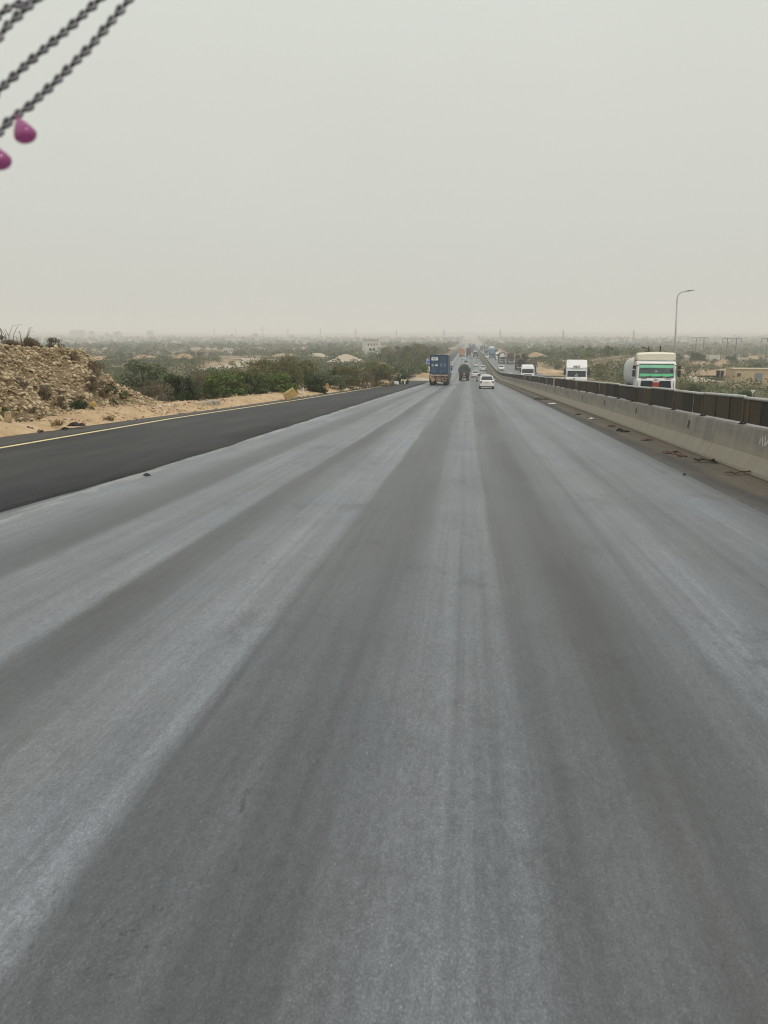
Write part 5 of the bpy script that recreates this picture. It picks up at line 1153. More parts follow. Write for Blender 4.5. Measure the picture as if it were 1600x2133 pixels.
def container_truck():
    o = place('container_truck', 'articulated lorry carrying a dark blue shipping container, ahead in the left lane', 'truck', -4.03, 112.5, True, yaw=0.0)
    BL = mat('blue_container', (0.032, 0.085, 0.155), 0.5, 0.25, 1.6, 0.16, dustc=(.25, .30, .34)); BL2 = mat('blue_container_dark', (0.014, 0.038, 0.075), 0.5, 0.25, 1.6, 0.1, dustc=(.25, .3, .34)); PINK = mat('rusty_pink_frame', (0.24, 0.125, 0.10), .75, .35, 3, .35); TAN = mat('tan_air_tank', (.33, .25, .15), .6, .25, 4, .3)
    W = 2.44; Hc = 2.6; zb = 1.48; L = 12.2; yb = -6.5; yf = yb+L
    prof = []; n = 60
    mb = MB()
    for s in (-1, 1):     # corrugated sides
        rows = []
        for k in range(n*2+1):
            yy = yb+.12+(L-.24)*k/(n*2); x = s*(W/2-.02-(.035 if (k//2) % 2 else 0)); rows.append([(x, yy, zb+.12), (x, yy, zb+Hc-.1), (x-s*.04, yy, zb+Hc-.1), (x-s*.04, yy, zb+.12)])
        mb.loft(rows)
    mb.box((0, (yb+yf)/2, zb+Hc-.07), (W-.1, L-.1, .05)).box((0, (yb+yf)/2, zb+.08), (W-.1, L-.1, .12)).box((0, yf-.03, zb+Hc/2), (W-.1, .04, Hc-.2))
    c = mb.build('container', BL, o)
    fr = MB()
    for s in (-1, 1):
        for yy in (yb+.07, yf-.07): fr.box((s*(W/2-.07), yy, zb+Hc/2), (.14, .14, Hc-.01))
        for zz in (zb+.06, zb+Hc-.06): fr.box((s*(W/2-.05), (yb+yf)/2, zz), (.1, L-.3, .12))
    for zz in (zb+.06, zb+Hc-.06): fr.box((0, yb+.06, zz), (W-.3, .12, .12))
    fr.build('corner_post', BL2, c)
    for s in (-1, 1):
        d = MB().box((s*.555, yb+.05, zb+Hc/2), (1.05, .05, Hc-.28)).box((s*.555, yb+.01, zb+.9), (.95, .02, .06)).box((s*.555, yb+.01, zb+1.7), (.95, .02, .06))
        for zz in (.26, .62, .98, 1.34, 1.70, 2.06, 2.38): d.box((s*.555, yb+.018, zb+zz), (.98, .02, .17))
        d.build('door', BL, c)
        for x in (.22, .42, .72, .92): MB().cyl((s*x, yb-.03, zb+.14), (s*x, yb-.03, zb+Hc-.14), .022, n=6).build('lock_rod', mat('blue_grey_rod', (.10, .14, .17), .5, .2, 4), c)
        for zz in (1.36, 1.12): 
            for x in ((.3, .8)): MB().box((s*x, yb-.045, zb+zz), (.30, .03, .07)).build('lock_handle', mat('pale_lock_handle', (.42, .46, .47), .5, .2, 6), c)
    MB().box((-.57, yb-.055, zb+2.06), (.88, .02, .40)).build('name_board', SW, c)
    mb = MB(); r = random.Random(2)
    for k in range(7): mb.box((-.86+k*.085+r.uniform(-.01, .01), yb-.068, zb+2.06+r.uniform(-.02, .02)), (.055, .008, r.uniform(.10, .17)))
    mb.build('worn_lettering', mat('dark_print', (.03, .04, .05), .6, .2, 5), c)
    MB().box((-.32, yb-.058, zb+1.22), (.34, .02, .14)).build('label_plate', SW, c); MB().box((-.85, yb-.058, zb+1.22), (.26, .02, .12)).build('label_plate', mat('faded_plate', (.4, .44, .46), .6, .1, 4), c)
    # trailer
    t = MB().box((-.45, 0, 1.28), (.16, 12.2, .34)).box((.45, 0, 1.28), (.16, 12.2, .34))
    for k in range(8): t.box((0, -6+k*1.7, 1.32), (2.4, .12, .16))
    t.build('trailer_frame', PINK, o)
    MB().box((0, yb-.02, 1.36), (W, .12, .17)).build('rear_beam', mat('pale_pink_beam', (.42, .30, .27), .7, .3, 4, .2), o)
    MB().box((0, yb+.05, .95), (.78, .10, .62)).loft([rr(.36, .50, .68, .08, yb), rr(.36, .50, .68, .08, yb+.2)]).build('rear_panel', PINK, o)
    for s in (-1, 1):
        MB().cyl((s*.78, yb-.02, .80), (s*.78, yb+.45, .80), .30, n=18).build('air_tank', TAN, o); MB().box((s*.82, yb-.0, 1.13), (.52, .05, .16)).build('tail_light', mat('dull_red_lamp', (.20, .06, .05), .4, .3, 4), o)
    MB().cyl((.78, yb-.03, .80), (.78, yb+.0, .80), .17, n=14).build('tank_cap', DARK, o)
    MB().box((0, yb-.02, .40), (.5, .02, .12)).build('number_plate', PLATE, o)
    for yy in (-5.4, -4.1, -2.8):
        MB().cyl((-.9, yy, .5), (.9, yy, .5), .09, n=8).build('axle', CHASSIS, o)
        for s in (-1, 1): wheel(o, s*1.05, yy, .5, .28, True)
    for s in (-1, 1): MB().box((s*.95, yb+.4, .46), (.6, .02, .62)).build('mud_flap', DARK, o); MB().box((s*1.25, yb+.35, 1.0), (.06, .8, .9)).build('side_guard', CHASSIS, o)
    # tractor
    cab_over(o, 8.6, 2.45, 2.95, paint('cab_green', (.05, .12, .09)), z0=.6, wz=(1.8, 2.6))
    MB().box((-.4, 5.8, .9), (.14, 5.6, .28)).box((.4, 5.8, .9), (.14, 5.6, .28)).build('chassis', CHASSIS, o)
    for yy in (7.6, 5.0, 3.8):
        for s in (-1, 1): wheel(o, s*1.03, yy, .5, .28, yy < 7)
container_truck()

def cargo_truck(name, label, x, y, away, cabc, bodyc, style='decor', w=2.4, H=3.2, L=8.0, group=None, yaw=0.0, roofc=None, band=None):
    """rigid lorry: style decor (flared high body with a rounded crown over the cab), tarp (arched cover), box"""
    o = place(name, label, 'truck', x, y, away, group, yaw); hl = L/2; hw = w/2
    truck_base(o, L, [hl-1.1, -hl+1.2, -hl+2.4] if L > 7 else [hl-1.0, -hl+1.2], w)
    cabH = 2.35; c = cab_over(o, hl, w-.16, cabH, cabc, wz=(1.5, 2.12), z0=.55, deep=1.7)
    yb = -hl; yf = hl-1.78
    roofc = roofc or bodyc
    if style == 'tarp':
        bed = MB().box((0, (yb+yf)/2, 1.05), (w, yf-yb, .14))
        for s in (-1, 1): bed.box((s*(hw-.03), (yb+yf)/2, 1.55), (.06, yf-yb, .86))
        bed.box((0, yf-.03, 1.6), (w-.12, .06, .95)).build('bed', bodyc, o)
        MB().box((0, yb+.02, 1.5), (w-.14, .06, .76)).build('tailgate', bodyc, o)
        arc = [(-hw+.02, 1.98), (-hw+.04, 2.35)]+[(-math.cos(a)*(hw-.06), 2.42+math.sin(a)*(H-2.42)) for a in np.linspace(.15, math.pi-.15, 11)]+[(hw-.04, 2.35), (hw-.02, 1.98)]
        MB().prism_y(arc, yb, yf).build('tarpaulin', roofc, o)
        inner = [(x_*.86, 1.95+(z_-1.98)*.72) for x_, z_ in arc]; MB().prism_y(inner, yb-.03, yb+.03).build('rear_cover', mat('dark_blue_cover', (.022, .045, .06), .7, .3, 2, .08), o)
        for k in (-.45, -.1, .3): MB().box((k, yb-.05, H-.22-abs(k)*.3), (.18, .05, .12)).build('tarp_tie', mat('faded_yellow_green', (.22, .24, .12), .8, .3, 5), o)
        MB().box((0, yb-.02, 1.32), (.36, .03, .14)).build('emblem_board', SW, o); MB().box((0, yb-.02, 1.86), (w-.3, .04, .2)).build('tail_rail', mat('grey_rail', (.1, .09, .09), .7, .3, 4), o)
        rear_kit(o, yb, w, .86)
    elif style == 'box':
        MB().box((0, (yb+yf)/2, 1.1+(H-1.1)/2), (w, yf-yb, H-1.1)).build('cargo_box', bodyc, o, bevel=.04)
        MB().box((0, yb-.012, 1.1+(H-1.1)/2), (.03, .04, H-1.3)).build('door_seam', DARK, o)
        fa = [(hl-.5, cabH-.02), (hl-1.7, cabH-.02), (hl-1.7, H-.04), (hl-1.45, H-.02), (hl-1.1, H-.25)]; MB().prism_x(fa, -hw+.25, hw-.25).build('roof_fairing', roofc, o, bevel=.06)
        rear_kit(o, yb, w, .9)
    else:
        prof = lambda f: [(-hw, 1.0), (-hw-.04*f, H-.55), (-hw+.06, H-.28), (hw-.06, H-.28), (hw+.04*f, H-.55), (hw, 1.0)]
        MB().loft([[(x_, yy, z_) for x_, z_ in prof(1)] for yy in (yb, yf)]).build('cargo_body', bodyc, o, bevel=.03)
        for s in (-1, 1):
            for k in range(6): MB().box((s*(hw+.03), yb+.3+(yf-yb-.5)*k/5, 1.7), (.06, .12, 1.4)).build('side_rib', roofc, o)
        # crown: a rounded prow leaning forward over the cab
        fr = [(-math.cos(a)*hw, cabH+.06+math.sin(a)*(H-cabH-.06)) for a in np.linspace(0, math.pi, 13)]
        k1 = [(x_, yf+.06, z_) for x_, z_ in fr]; k2 = [(x_*1.02, yf+1.0, z_+.02) for x_, z_ in fr]
        MB().loft([k1, k2]).build('crown', roofc, o)
        inn = [(x_*.80, cabH+.12+(z_-cabH-.06)*.74) for x_, z_ in fr]; MB().prism_y(inn, yf+.98, yf+1.035).build('crown_panel', band or bodyc, o)
        MB().box((0, hl-.42, cabH+.05), (w-.1, .5, .07)).build('sun_visor', band or roofc, o)
        MB().box((0, hl+.1, .72), (w-.05, .1, .22)).build('bull_bar', CHROME, o)
        MB().box((0, yb-.02, 1.9), (w-.2, .04, 1.5)).build('rear_board', band or bodyc, o); rear_kit(o, yb, w, .86)
    return o
OLIVE = mat('olive_tarp', (.095, .10, .045), .85, .25, 2, .15); NAVY = mat('dark_slate_body', (.028, .032, .042), .6, .25, 2, .18)
cargo_truck('tarp_truck', 'dark lorry with an arched olive tarpaulin, ahead in the middle lane', -.85, 158, True, NAVY, NAVY, 'tarp', 2.12, 3.25, 6.2, roofc=OLIVE)
BRN = mat('brown_lorry_body', (.115, .075, .05), .7, .3, 2, .3); RBR = mat('red_brown_crown', (.17, .085, .06), .7, .3, 2, .25); TANB = mat('tan_lorry_crown', (.30, .21, .12), .7, .3, 2, .25); GRNB = mat('dull_green_brown_body', (.085, .075, .045), .7, .3, 2, .3); CREAM = mat('cream_board', (.48, .40, .28), .6, .2, 3, .2)
GREYB = mat('grey_lorry', (.12, .13, .14), .6, .2, 2, .2); BLUEB = mat('blue_lorry', (.10, .18, .27), .5, .2, 2, .15); ORB = mat('orange_lorry', (.46, .19, .08), .6, .2, 2, .15); WHB = mat('white_lorry', (.64, .64, .62), .5, .1, 2, .2); SLATE = mat('slate_lorry', (.12, .16, .19), .6, .2, 2, .15)
G_OPP = 'lorries coming the other way'; G_AWAY = 'lorries far ahead on the left carriageway'
cargo_truck('cargo_lorry', 'brown high-sided lorry partly behind the white cab, its crown dark brown', 16.7, 213, False, paint('dusty_white_cab', (.42, .40, .36), .3), GRNB, 'decor', 2.45, 3.75, 9, G_OPP, band=GRNB)
cargo_truck('cargo_lorry', 'tan-crowned decorated lorry between the two brown lorries', 15.3, 238, False, paint('brown_cab', (.12, .075, .055), .3), BRN, 'decor', 2.6, 3.5, 9, G_OPP, roofc=TANB, band=mat('tan_panel', (.22, .16, .10), .7, .3, 3, .2))
cargo_truck('cargo_lorry', 'red-brown crowned decorated lorry, farthest of the three brown lorries', 15.2, 292, False, paint('purple_grey_cab', (.15, .12, .13), .3), BRN, 'decor', 2.4, 4.1, 9, G_OPP, roofc=RBR, band=mat('dark_panel', (.06, .045, .045), .7, .3, 3, .15))
cargo_truck('cargo_lorry', 'cream-fronted lorry with a white board over its windscreen in the outer lane', 12.4, 300, False, paint('cream_cab', (.45, .40, .33), .25), BRN, 'decor', 2.4, 4.1, 9, G_OPP, roofc=GRNB, band=SW)
cargo_truck('cargo_lorry', 'blue lorry with a white topped box coming along the inner lane far off', 10.9, 378, False, BLUEB, BLUEB, 'box', 2.5, 4.4, 9, G_OPP, roofc=BLUEB)
cargo_truck('cargo_lorry', 'grey box lorry with white roof edge behind the blue lorry', 12.2, 430, False, SLATE, WHB, 'box', 2.5, 5.0, 9, G_OPP, roofc=WHB)
cargo_truck('cargo_lorry', 'slate lorry half hidden left of the blue lorry', 10.2, 470, False, SLATE, SLATE, 'box', 2.4, 4.8, 9, G_OPP)
cargo_truck('cargo_lorry', 'faint brown lorry at the vanishing point of the far carriageway', 9.6, 620, False, BRN, BRN, 'box', 2.4, 3.6, 9, G_OPP)
cargo_truck('cargo_lorry', 'faint grey lorry second from the vanishing point of the far carriageway', 13.0, 720, False, GREYB, GREYB, 'box', 2.4, 3.6, 9, G_OPP)
cargo_truck('cargo_lorry', 'hazy tan lorry in the outer lane behind the far white tanker', 13.4, 400, False, paint('tan_cab', (.3, .23, .16), .25), TANB, 'decor', 2.4, 3.9, 9, G_OPP, roofc=TANB, band=BRN)
cargo_truck('cargo_lorry', 'hazy white lorry behind the grey box lorry on the far carriageway', 13.6, 520, False, WHB, WHB, 'box', 2.4, 4.0, 9, G_OPP)
cargo_truck('cargo_lorry', 'hazy red-brown lorry in the outer lane where the far queue fades', 15.5, 600, False, RBR, RBR, 'box', 2.4, 4.0, 9, G_OPP)
cargo_truck('cargo_lorry', 'orange decorated lorry far ahead in the left lane', -3.6, 405, True, ORB, ORB, 'decor', 2.6, 4.2, 9, G_AWAY, roofc=mat('pale_orange', (.5, .30, .19), .6, .2, 2, .1), band=mat('orange_panel', (.5, .24, .12), .6, .2, 2, .1))
cargo_truck('cargo_lorry', 'dark brown box lorry far ahead right of the orange lorry', -.3, 420, True, BRN, mat('dark_brown_box', (.075, .06, .055), .7, .25, 2, .2), 'box', 2.45, 4.3, 9, G_AWAY)
cargo_truck('cargo_lorry', 'grey lorry with a white top panel in the right lane far ahead', 3.2, 395, True, WHB, mat('mauve_grey_box', (.13, .12, .13), .6, .2, 2, .15), 'tarp', 2.5, 2.9, 7, G_AWAY, roofc=WHB)
cargo_truck('cargo_lorry', 'slate blue lorry far ahead beyond the white car', 1.9, 540, True, SLATE, SLATE, 'box', 2.5, 4.6, 9, G_AWAY)
cargo_truck('cargo_lorry', 'faint mauve lorry at the top of the left carriageway, nearest the barrier', 5.0-1.2, 690, True, RBR, mat('mauve_box', (.17, .13, .13), .6, .2, 2, .15), 'box', 2.5, 4.3, 9, G_AWAY)
cargo_truck('cargo_lorry', 'faint grey lorry at the vanishing point of the left carriageway', .8, 800, True, GREYB, GREYB, 'box', 2.5, 4.3, 9, G_AWAY)

def front_white_cab():
    o = place('white_lorry', 'white cab-over lorry with a rounded roof just beyond the fence, nearest but two', 'truck', 11.0, 152, False, G_OPP)
    truck_base(o, 9, [3.2, -2.4, -3.6], 2.45); c = cab_over(o, 4.4, 2.4, 2.75, WHITE, wz=(1.55, 2.3), z0=.55)
    MB().loft([[(-1.1, 3.95, 2.73), (1.1, 3.95, 2.73), (1.1, 2.6, 2.73), (-1.1, 2.6, 2.73)], [(-1.0, 3.5, 3.05), (1.0, 3.5, 3.05), (1.05, 2.6, 3.15), (-1.05, 2.6, 3.15)]]).build('roof_fairing', WHITE, o, bevel=.08)
    MB().box((0, -1.2, 1.14), (2.4, 6.4, .18)).build('flatbed', CHASSIS, o); rear_kit(o, -4.45, 2.4)
front_white_cab()
def lettered_truck():
    o = place('white_lorry', 'white lorry with black lettering on its tall roof fairing, beyond the fence', 'truck', 12.5, 94, False, G_OPP, yaw=-.09)
    truck_base(o, 9, [3.2, -2.6], 2.4); H = 3.28
    c = cab_over(o, 4.4, 2.3, 2.28, WHITE, wz=(1.38, 2.05), z0=.5, grille=False)
    MB().box((0, 4.42, .95), (1.2, .05, .12)).build('grille', DARK, c); MB().box((.28, 4.43, 1.13), (.24, .02, .20)).build('orange_plate', mat('orange_brown_plate', (.34, .15, .06), .6, .3, 5), c)
    tri = MB(); 
    for a, b_ in (((-.16, 1.45), (.16, 1.45)), ((.16, 1.45), (0, 1.72)), ((0, 1.72), (-.16, 1.45))):
        tri.cyl((a[0], 4.34-(a[1]-1.45)*.25, a[1]), (b_[0], 4.34-(b_[1]-1.45)*.25, b_[1]), .022, n=6)
    tri.build('triangle_emblem', SW, c)
    f = 4.02; zt = H; zl = 2.26
    fair = MB().loft([[(-1.15, f, zl), (1.15, f, zl), (1.15, 2.5, zl), (-1.15, 2.5, zl)], [(-1.15, f-.05, zl+.2), (1.15, f-.05, zl+.2), (1.15, 2.5, zl+.2), (-1.15, 2.5, zl+.2)], [(-1.13, f-.75, zt-.05), (1.13, f-.75, zt-.05), (1.13, 2.5, zt-.05), (-1.13, 2.5, zt-.05)], [(-1.05, f-.9, zt), (1.05, f-.9, zt), (1.05, 2.5, zt), (-1.05, 2.5, zt)]]).build('roof_fairing', WHITE, o, bevel=.05)
    # raised centre face of the fairing with splayed side facets
    fp = MB().loft([[(-.62, f+.015, zl+.04), (.62, f+.015, zl+.04), (.62, f-.2, zl+.04), (-.62, f-.2, zl+.04)], [(-.62, f-.0, zl+.14), (.62, f-.0, zl+.14), (.62, f-.3, zl+.14), (-.62, f-.3, zl+.14)], [(-.98, f-.66, zt-.09), (.98, f-.66, zt-.09), (.98, f-.9, zt-.09), (-.98, f-.9, zt-.09)]]).build('fairing_face', WHITE, fair, bevel=.02)
    ang = math.atan2(.66, (zt-.09)-(zl+.14))
    text('NLC', .38, mat('black_lettering', (.015, .015, .015), .5, .1, 5), fair, (0.02, f-.0, zl+.26), (math.pi/2+ang*-1*-1*0-ang, 0, math.pi), 'lettering', .25, .006, .012)
    MB().box((0, -.9, 1.1), (2.3, 6.6, .18)).build('flatbed', CHASSIS, o); rear_kit(o, -4.3, 2.3)
    MB().loft([rr(.2, -.14, .14, .08, -.1), rr(.2, -.14, .14, .08, .12)]).build('side_step', DARK, o, loc=(1.42, 3.3, .85))
lettered_truck()
def tanker():
    o = place('tanker_lorry', 'white tanker lorry with green-tinted windscreen and red plate, beyond the fence', 'truck', 11.85, 51, False, G_OPP, yaw=-.12); o.scale = (1.03, 1.03, 1.055)
    W = 2.32; yf = 0.0
    c = MB().prism_x([(-2.0, .55), (-2.0, 2.58), (-.75, 2.58), (-.42, 2.5), (-.34, 2.38), (-.10, 1.58), (-.03, 1.42), (0, .8), (-.02, .5)], -W/2, W/2).build('cab', WHITE, o, bevel=.08)
    q = lambda x, z: (x, -.34+.24*(2.38-z)/(2.38-1.58), z)
    ws = MB().panel([q(W/2-.13, 1.62), q(-W/2+.13, 1.62), q(-W/2+.17, 2.34), q(W/2-.17, 2.34)], .02).build('windscreen', glassy('grey_green_glass', (.07, .085, .082)), c)
    G1 = mat('green_sun_strip', (.22, .55, .36), .25, .12, 2); G2 = mat('green_dash_cover', (.12, .50, .24), .25, .15, 2)
    def band(z0, z1, m_, nm, inset=.16): MB().panel([tuple(Vector(q(W/2-inset, z0))+Vector((0, .022, .004))), tuple(Vector(q(-W/2+inset, z0))+Vector((0, .022, .004))), tuple(Vector(q(-W/2+inset+.02, z1))+Vector((0, .022, .004))), tuple(Vector(q(W/2-inset-.02, z1))+Vector((0, .022, .004)))], .006).build(nm, m_, ws)
    band(2.15, 2.32, G1, 'green_sun_strip'); band(1.64, 1.80, G2, 'green_dash_cover')
    MB().loft([rr(.09, -.13, .13, .06, .0), rr(.07, -.11, .11, .05, .03)]).build('dark_mirror_pad', DARK, ws, loc=(-.92, -.20, 1.92)); MB().panel([tuple(Vector(q(x_, z_))+Vector((0, .022, .004))) for x_, z_ in ((.95, 2.06), (.45, 2.06), (.62, 2.15), (.78, 2.15))], .006).build('dark_hood', DARK, ws); MB().panel([tuple(Vector(q(x_, z_))+Vector((0, .022, .004))) for x_, z_ in ((.06, 1.93), (-.06, 1.93), (-.06, 1.97), (.06, 1.97))], .006).build('white_sticker', SW, ws)
    for z in (1.58, 2.385): MB().box((0, q(0, z)[1]+.02, z), (W-.26, .03, .035)).build('windscreen_seal', DARK, c)
    for s in (-1, 1):
        MB().panel([(s*W/2, -.5, 1.5), (s*W/2, -1.35, 1.5), (s*W/2, -1.3, 2.3), (s*W/2, -.66, 2.3)][::s], .012).build('side_window', GLASS, c)
        mr = MB().loft([rr(.09, -.2, .2, .05, -.06), rr(.09, -.2, .2, .05, .06)]).build('mirror', DARK, c, loc=(s*(W/2+.17), -.12, 1.82))
        MB().loft([rr(.10, -.11, .11, .05, -.06), rr(.10, -.11, .11, .05, .06)]).build('wide_mirror', DARK, mr, loc=(-s*.02, 0, .36)); MB().tube([(0, 0, .40), (-s*.10, -.05, .46), (-s*.28, -.12, .48)], .025, 6).build('mirror_arm', DARK, mr)
        MB().loft([rr(.2, -.12, .12, .06, .02), rr(.18, -.1, .1, .05, -.05)]).build('headlight', LAMP, c, loc=(s*.9, .0, .62)); MB().box((s*.72, -.055, 1.50), (.34, .03, .035)).build('vent', DARK, c)
        MB().box((s*(W/2-.1), .004, 1.0), (.02, .02, .66)).build('seam', CHASSIS, c)
    for x in (.75, .10, -.55): MB().tube([(x, -.05, 1.57), (x-.22, -.06, 1.63), (x-.5, -.07, 1.68)], .013, 5).build('wiper', DARK, c)
    MB().loft([[(x_, .02, z_) for x_, z_ in ((-.86, 1.39), (-.28, 1.39), (-.14, 1.30), (.14, 1.30), (.28, 1.39), (.86, 1.39), (.92, .84), (-.92, .84))], [(x_, -.1, z_) for x_, z_ in ((-.86, 1.39), (-.28, 1.39), (-.14, 1.30), (.14, 1.30), (.28, 1.39), (.86, 1.39), (.92, .84), (-.92, .84))]]).build('grille', mat('black_grille', (.018, .02, .026), .45, .2, 3), c)
    for z in (1.0, 1.14, 1.26): 
        for s in (-1, 1): MB().box((s*.56, .03, z), (.5, .02, .03)).build('grille_bar', mat('dark_blue_bar', (.03, .035, .055), .5, .2, 4), c)
    MB().box((0, .04, 1.12), (.38, .03, .36)).build('red_plate', mat('red_hazard_plate', (.42, .06, .04), .5, .2, 5), c); MB().torus((0, .06, 1.12), (0, 1, 0), .11, .012, 14, 5).build('plate_ring', mat('dark_red_mark', (.25, .03, .02), .5, .2, 5), c)
    MB().loft([rr(.13, -.03, .03, .025, .012), rr(.13, -.03, .03, .025, -.02)]).build('badge', CHROME, c, loc=(0, .0, 1.46))
    MB().loft([rr(W/2-.02, .35, .6, .07, .06), rr(W/2-.02, .35, .6, .07, -.3)]).build('bumper', WHITE, c); MB().box((0, .07, .47), (.5, .02, .12)).build('number_plate', PLATE, c)
    # cream load tarpaulin / fairing above the cab
    CR = mat('cream_tarp', (.74, .69, .56), .75, .08, 1.5, .08); rings = []
    for k, (yy, zt) in enumerate(((-.62, 2.98), (-.8, 3.04), (-1.3, 3.08), (-1.95, 3.10))):
        rings.append([(-1.13, yy, 2.62), (1.13, yy, 2.62), (1.15, yy, 2.90), (1.08, yy, zt-.02), (.4, yy, zt+.02), (-.4, yy, zt+.03), (-1.08, yy, zt), (-1.15, yy, 2.90)])
    MB().loft(rings).build('roof_fairing', CR, o, bevel=.03)
    MB().box((1.1, -2.1, 2.45), (.16, .12, .8)).build('orange_edge', mat('orange_yellow_paint', (.5, .28, .08), .6, .2, 4, .2), o)
    # tank: rounded-rectangular barrel
    TK = mat('pale_grey_tank', (.62, .63, .63), .4, .1, 1.0, .12); rings = []
    def sec(yy, k, zc=1.95): return [(math.copysign(abs(math.cos(a))**.62, math.cos(a))*1.42*k, yy, zc+math.copysign(abs(math.sin(a))**.62, math.sin(a))*1.0*k) for a in np.linspace(0, 2*math.pi, 36, endpoint=False)]
    for yy, k in ((-2.55, .55), (-2.6, .85), (-2.72, .96), (-2.95, 1.0), (-7.6, 1.0), (-7.85, .96), (-7.95, .85), (-8.0, .5)): rings.append(sec(yy, k))
    tk = MB().loft(rings).build('tank', TK, o, True)
    for yy in (-4.2, -5.8, -7.2): MB().loft([sec(yy-.04, 1.008), sec(yy+.04, 1.008)]).build('band', mat('tank_band', (.52, .53, .53), .5, .15, 2, .1), tk)
    mb = MB()
    for s in (-.55, .55):
        mb.tube([(s, -2.9, 3.0), (s, -2.9, 3.32), (s, -7.5, 3.32), (s, -7.5, 3.0)], .022, 6)
        for k in range(6): mb.cyl((s, -3.0-k*.88, 2.95), (s, -3.0-k*.9, 3.33), .018, n=5)
    mb.build('walkway_rail', mat('ochre_rail', (.35, .29, .18), .7, .2, 4), tk)
    for k in range(3): MB().cyl((0, -3.6-k*1.6, 2.93), (0, -3.6-k*1.6, 3.12), .28, n=14).build('hatch', STEEL, tk)
    for x in (.35, -.35): MB().cyl((x, -2.1, 3.15), (x, -2.1, 3.5), .035, n=6).build('exhaust', DARK, o)
    MB().tube([(.35, -2.1, 3.36), (.55, -2.2, 3.38), (.75, -2.4, 3.42)], .03, 5).build('pipe', DARK, o)
    MB().box((-.4, -4, .85), (.12, 7.8, .26)).box((.4, -4, .85), (.12, 7.8, .26)).build('chassis', CHASSIS, o); MB().box((1.1, -4.3, .75), (.35, 1.6, .5)).box((-1.1, -4.3, .75), (.35, 1.6, .5)).build('fuel_tank', STEEL, o)
    for yy in (-1.2, -5.6, -6.8):
        for s in (-1, 1): wheel(o, s*1.05, yy, .5, .28, yy < -2)
    for s in (-1, 1): MB().loft([[(s*1.0, yy, z_), (s*1.27, yy, z_), (s*1.27, yy, z_-.05), (s*1.0, yy, z_-.05)] for yy, z_ in ((-4.9, .7), (-5.0, 1.02), (-5.6, 1.1), (-6.8, 1.1), (-7.4, 1.02), (-7.5, .7))]).build('mudguard', DARK, o)
    rear_kit(o, -8.1, 2.4)
tanker()
def far_tanker():
    o = place('tanker_lorry', 'white tanker lorry far off behind the cream-fronted lorry', 'truck', 12.6, 342, False, G_OPP)
    truck_base(o, 11, [4.4, -3.0, -4.2], 2.5); cab_over(o, 5.4, 2.4, 2.9, WHITE, wz=(1.7, 2.5)); rings = []
    for yy, k in ((3.0, .6), (2.9, .9), (2.6, 1), (-5.2, 1), (-5.4, .9), (-5.5, .6)): rings.append([(math.cos(a)*1.3*k, yy, 2.35+math.sin(a)*1.15*k) for a in np.linspace(0, 2*math.pi, 22, endpoint=False)])
    t_ = MB().loft(rings).build('tank', WHB, o, True); MB().box((0, -1, 3.55), (.7, 7, .12)).build('walkway', STEEL, t_); rear_kit(o, -5.4, 2.4)
far_tanker()

CW = paint('car_white', (.66, .655, .63), .14); CS = paint('car_silver', (.36, .38, .39), .15); CM = paint('car_mauve_grey', (.24, .20, .205), .2); CGW = paint('car_greenish_white', (.50, .54, .50), .2); CBL = paint('car_pale_blue', (.40, .44, .48), .2)
GC = 'cars ahead on the left carriageway'; GO = 'cars coming the other way'
car('nearest white saloon car ahead, in the right lane by the barrier', 2.1, 91, True, CW, 'sedan', GC)
car('white saloon directly in front of the nearest white saloon', 2.35, 112, True, CW, 'sedan', GC)
car('mauve-grey saloon half hidden left of the nearest white saloon', 2.25, 142, True, CM, 'sedan', GC)
car('white saloon between the olive tarpaulin lorry and the barrier-side cars', 1.55, 186, True, CW, 'sedan', GC)
car('white saloon with dark underside close to the barrier in the mid distance', 4.1, 228, True, CW, 'hatch', GC)
car('white hatchback in the middle lane in the mid distance', 2.3, 262, True, CW, 'hatch', GC)
car('greenish white boxy van in the left lane beyond the tarpaulin lorry', -.95, 272, True, CGW, 'van', GC, name='van')
car('pale blue hatchback by the barrier, just beyond the white hatchback', 3.5, 318, True, CBL, 'hatch', GC)
car('silver hatchback farthest along the middle lane', .9, 365, True, CS, 'hatch', GC)
car('white van with dark rear window behind the orange lorry', -2.3, 352, True, CW, 'van', GC, name='van')
car('white saloon far off approaching in the lane nearest the barrier', 8.5, 372, False, CW, 'sedan', GO)
car('white saloon with dark windscreen approaching in the inner lane, nearest fully seen', 9.5, 232, False, CW, 'sedan', GO)
car('white car of which only the roof shows over the fence', 7.75, 152, False, CW, 'sedan', GO)

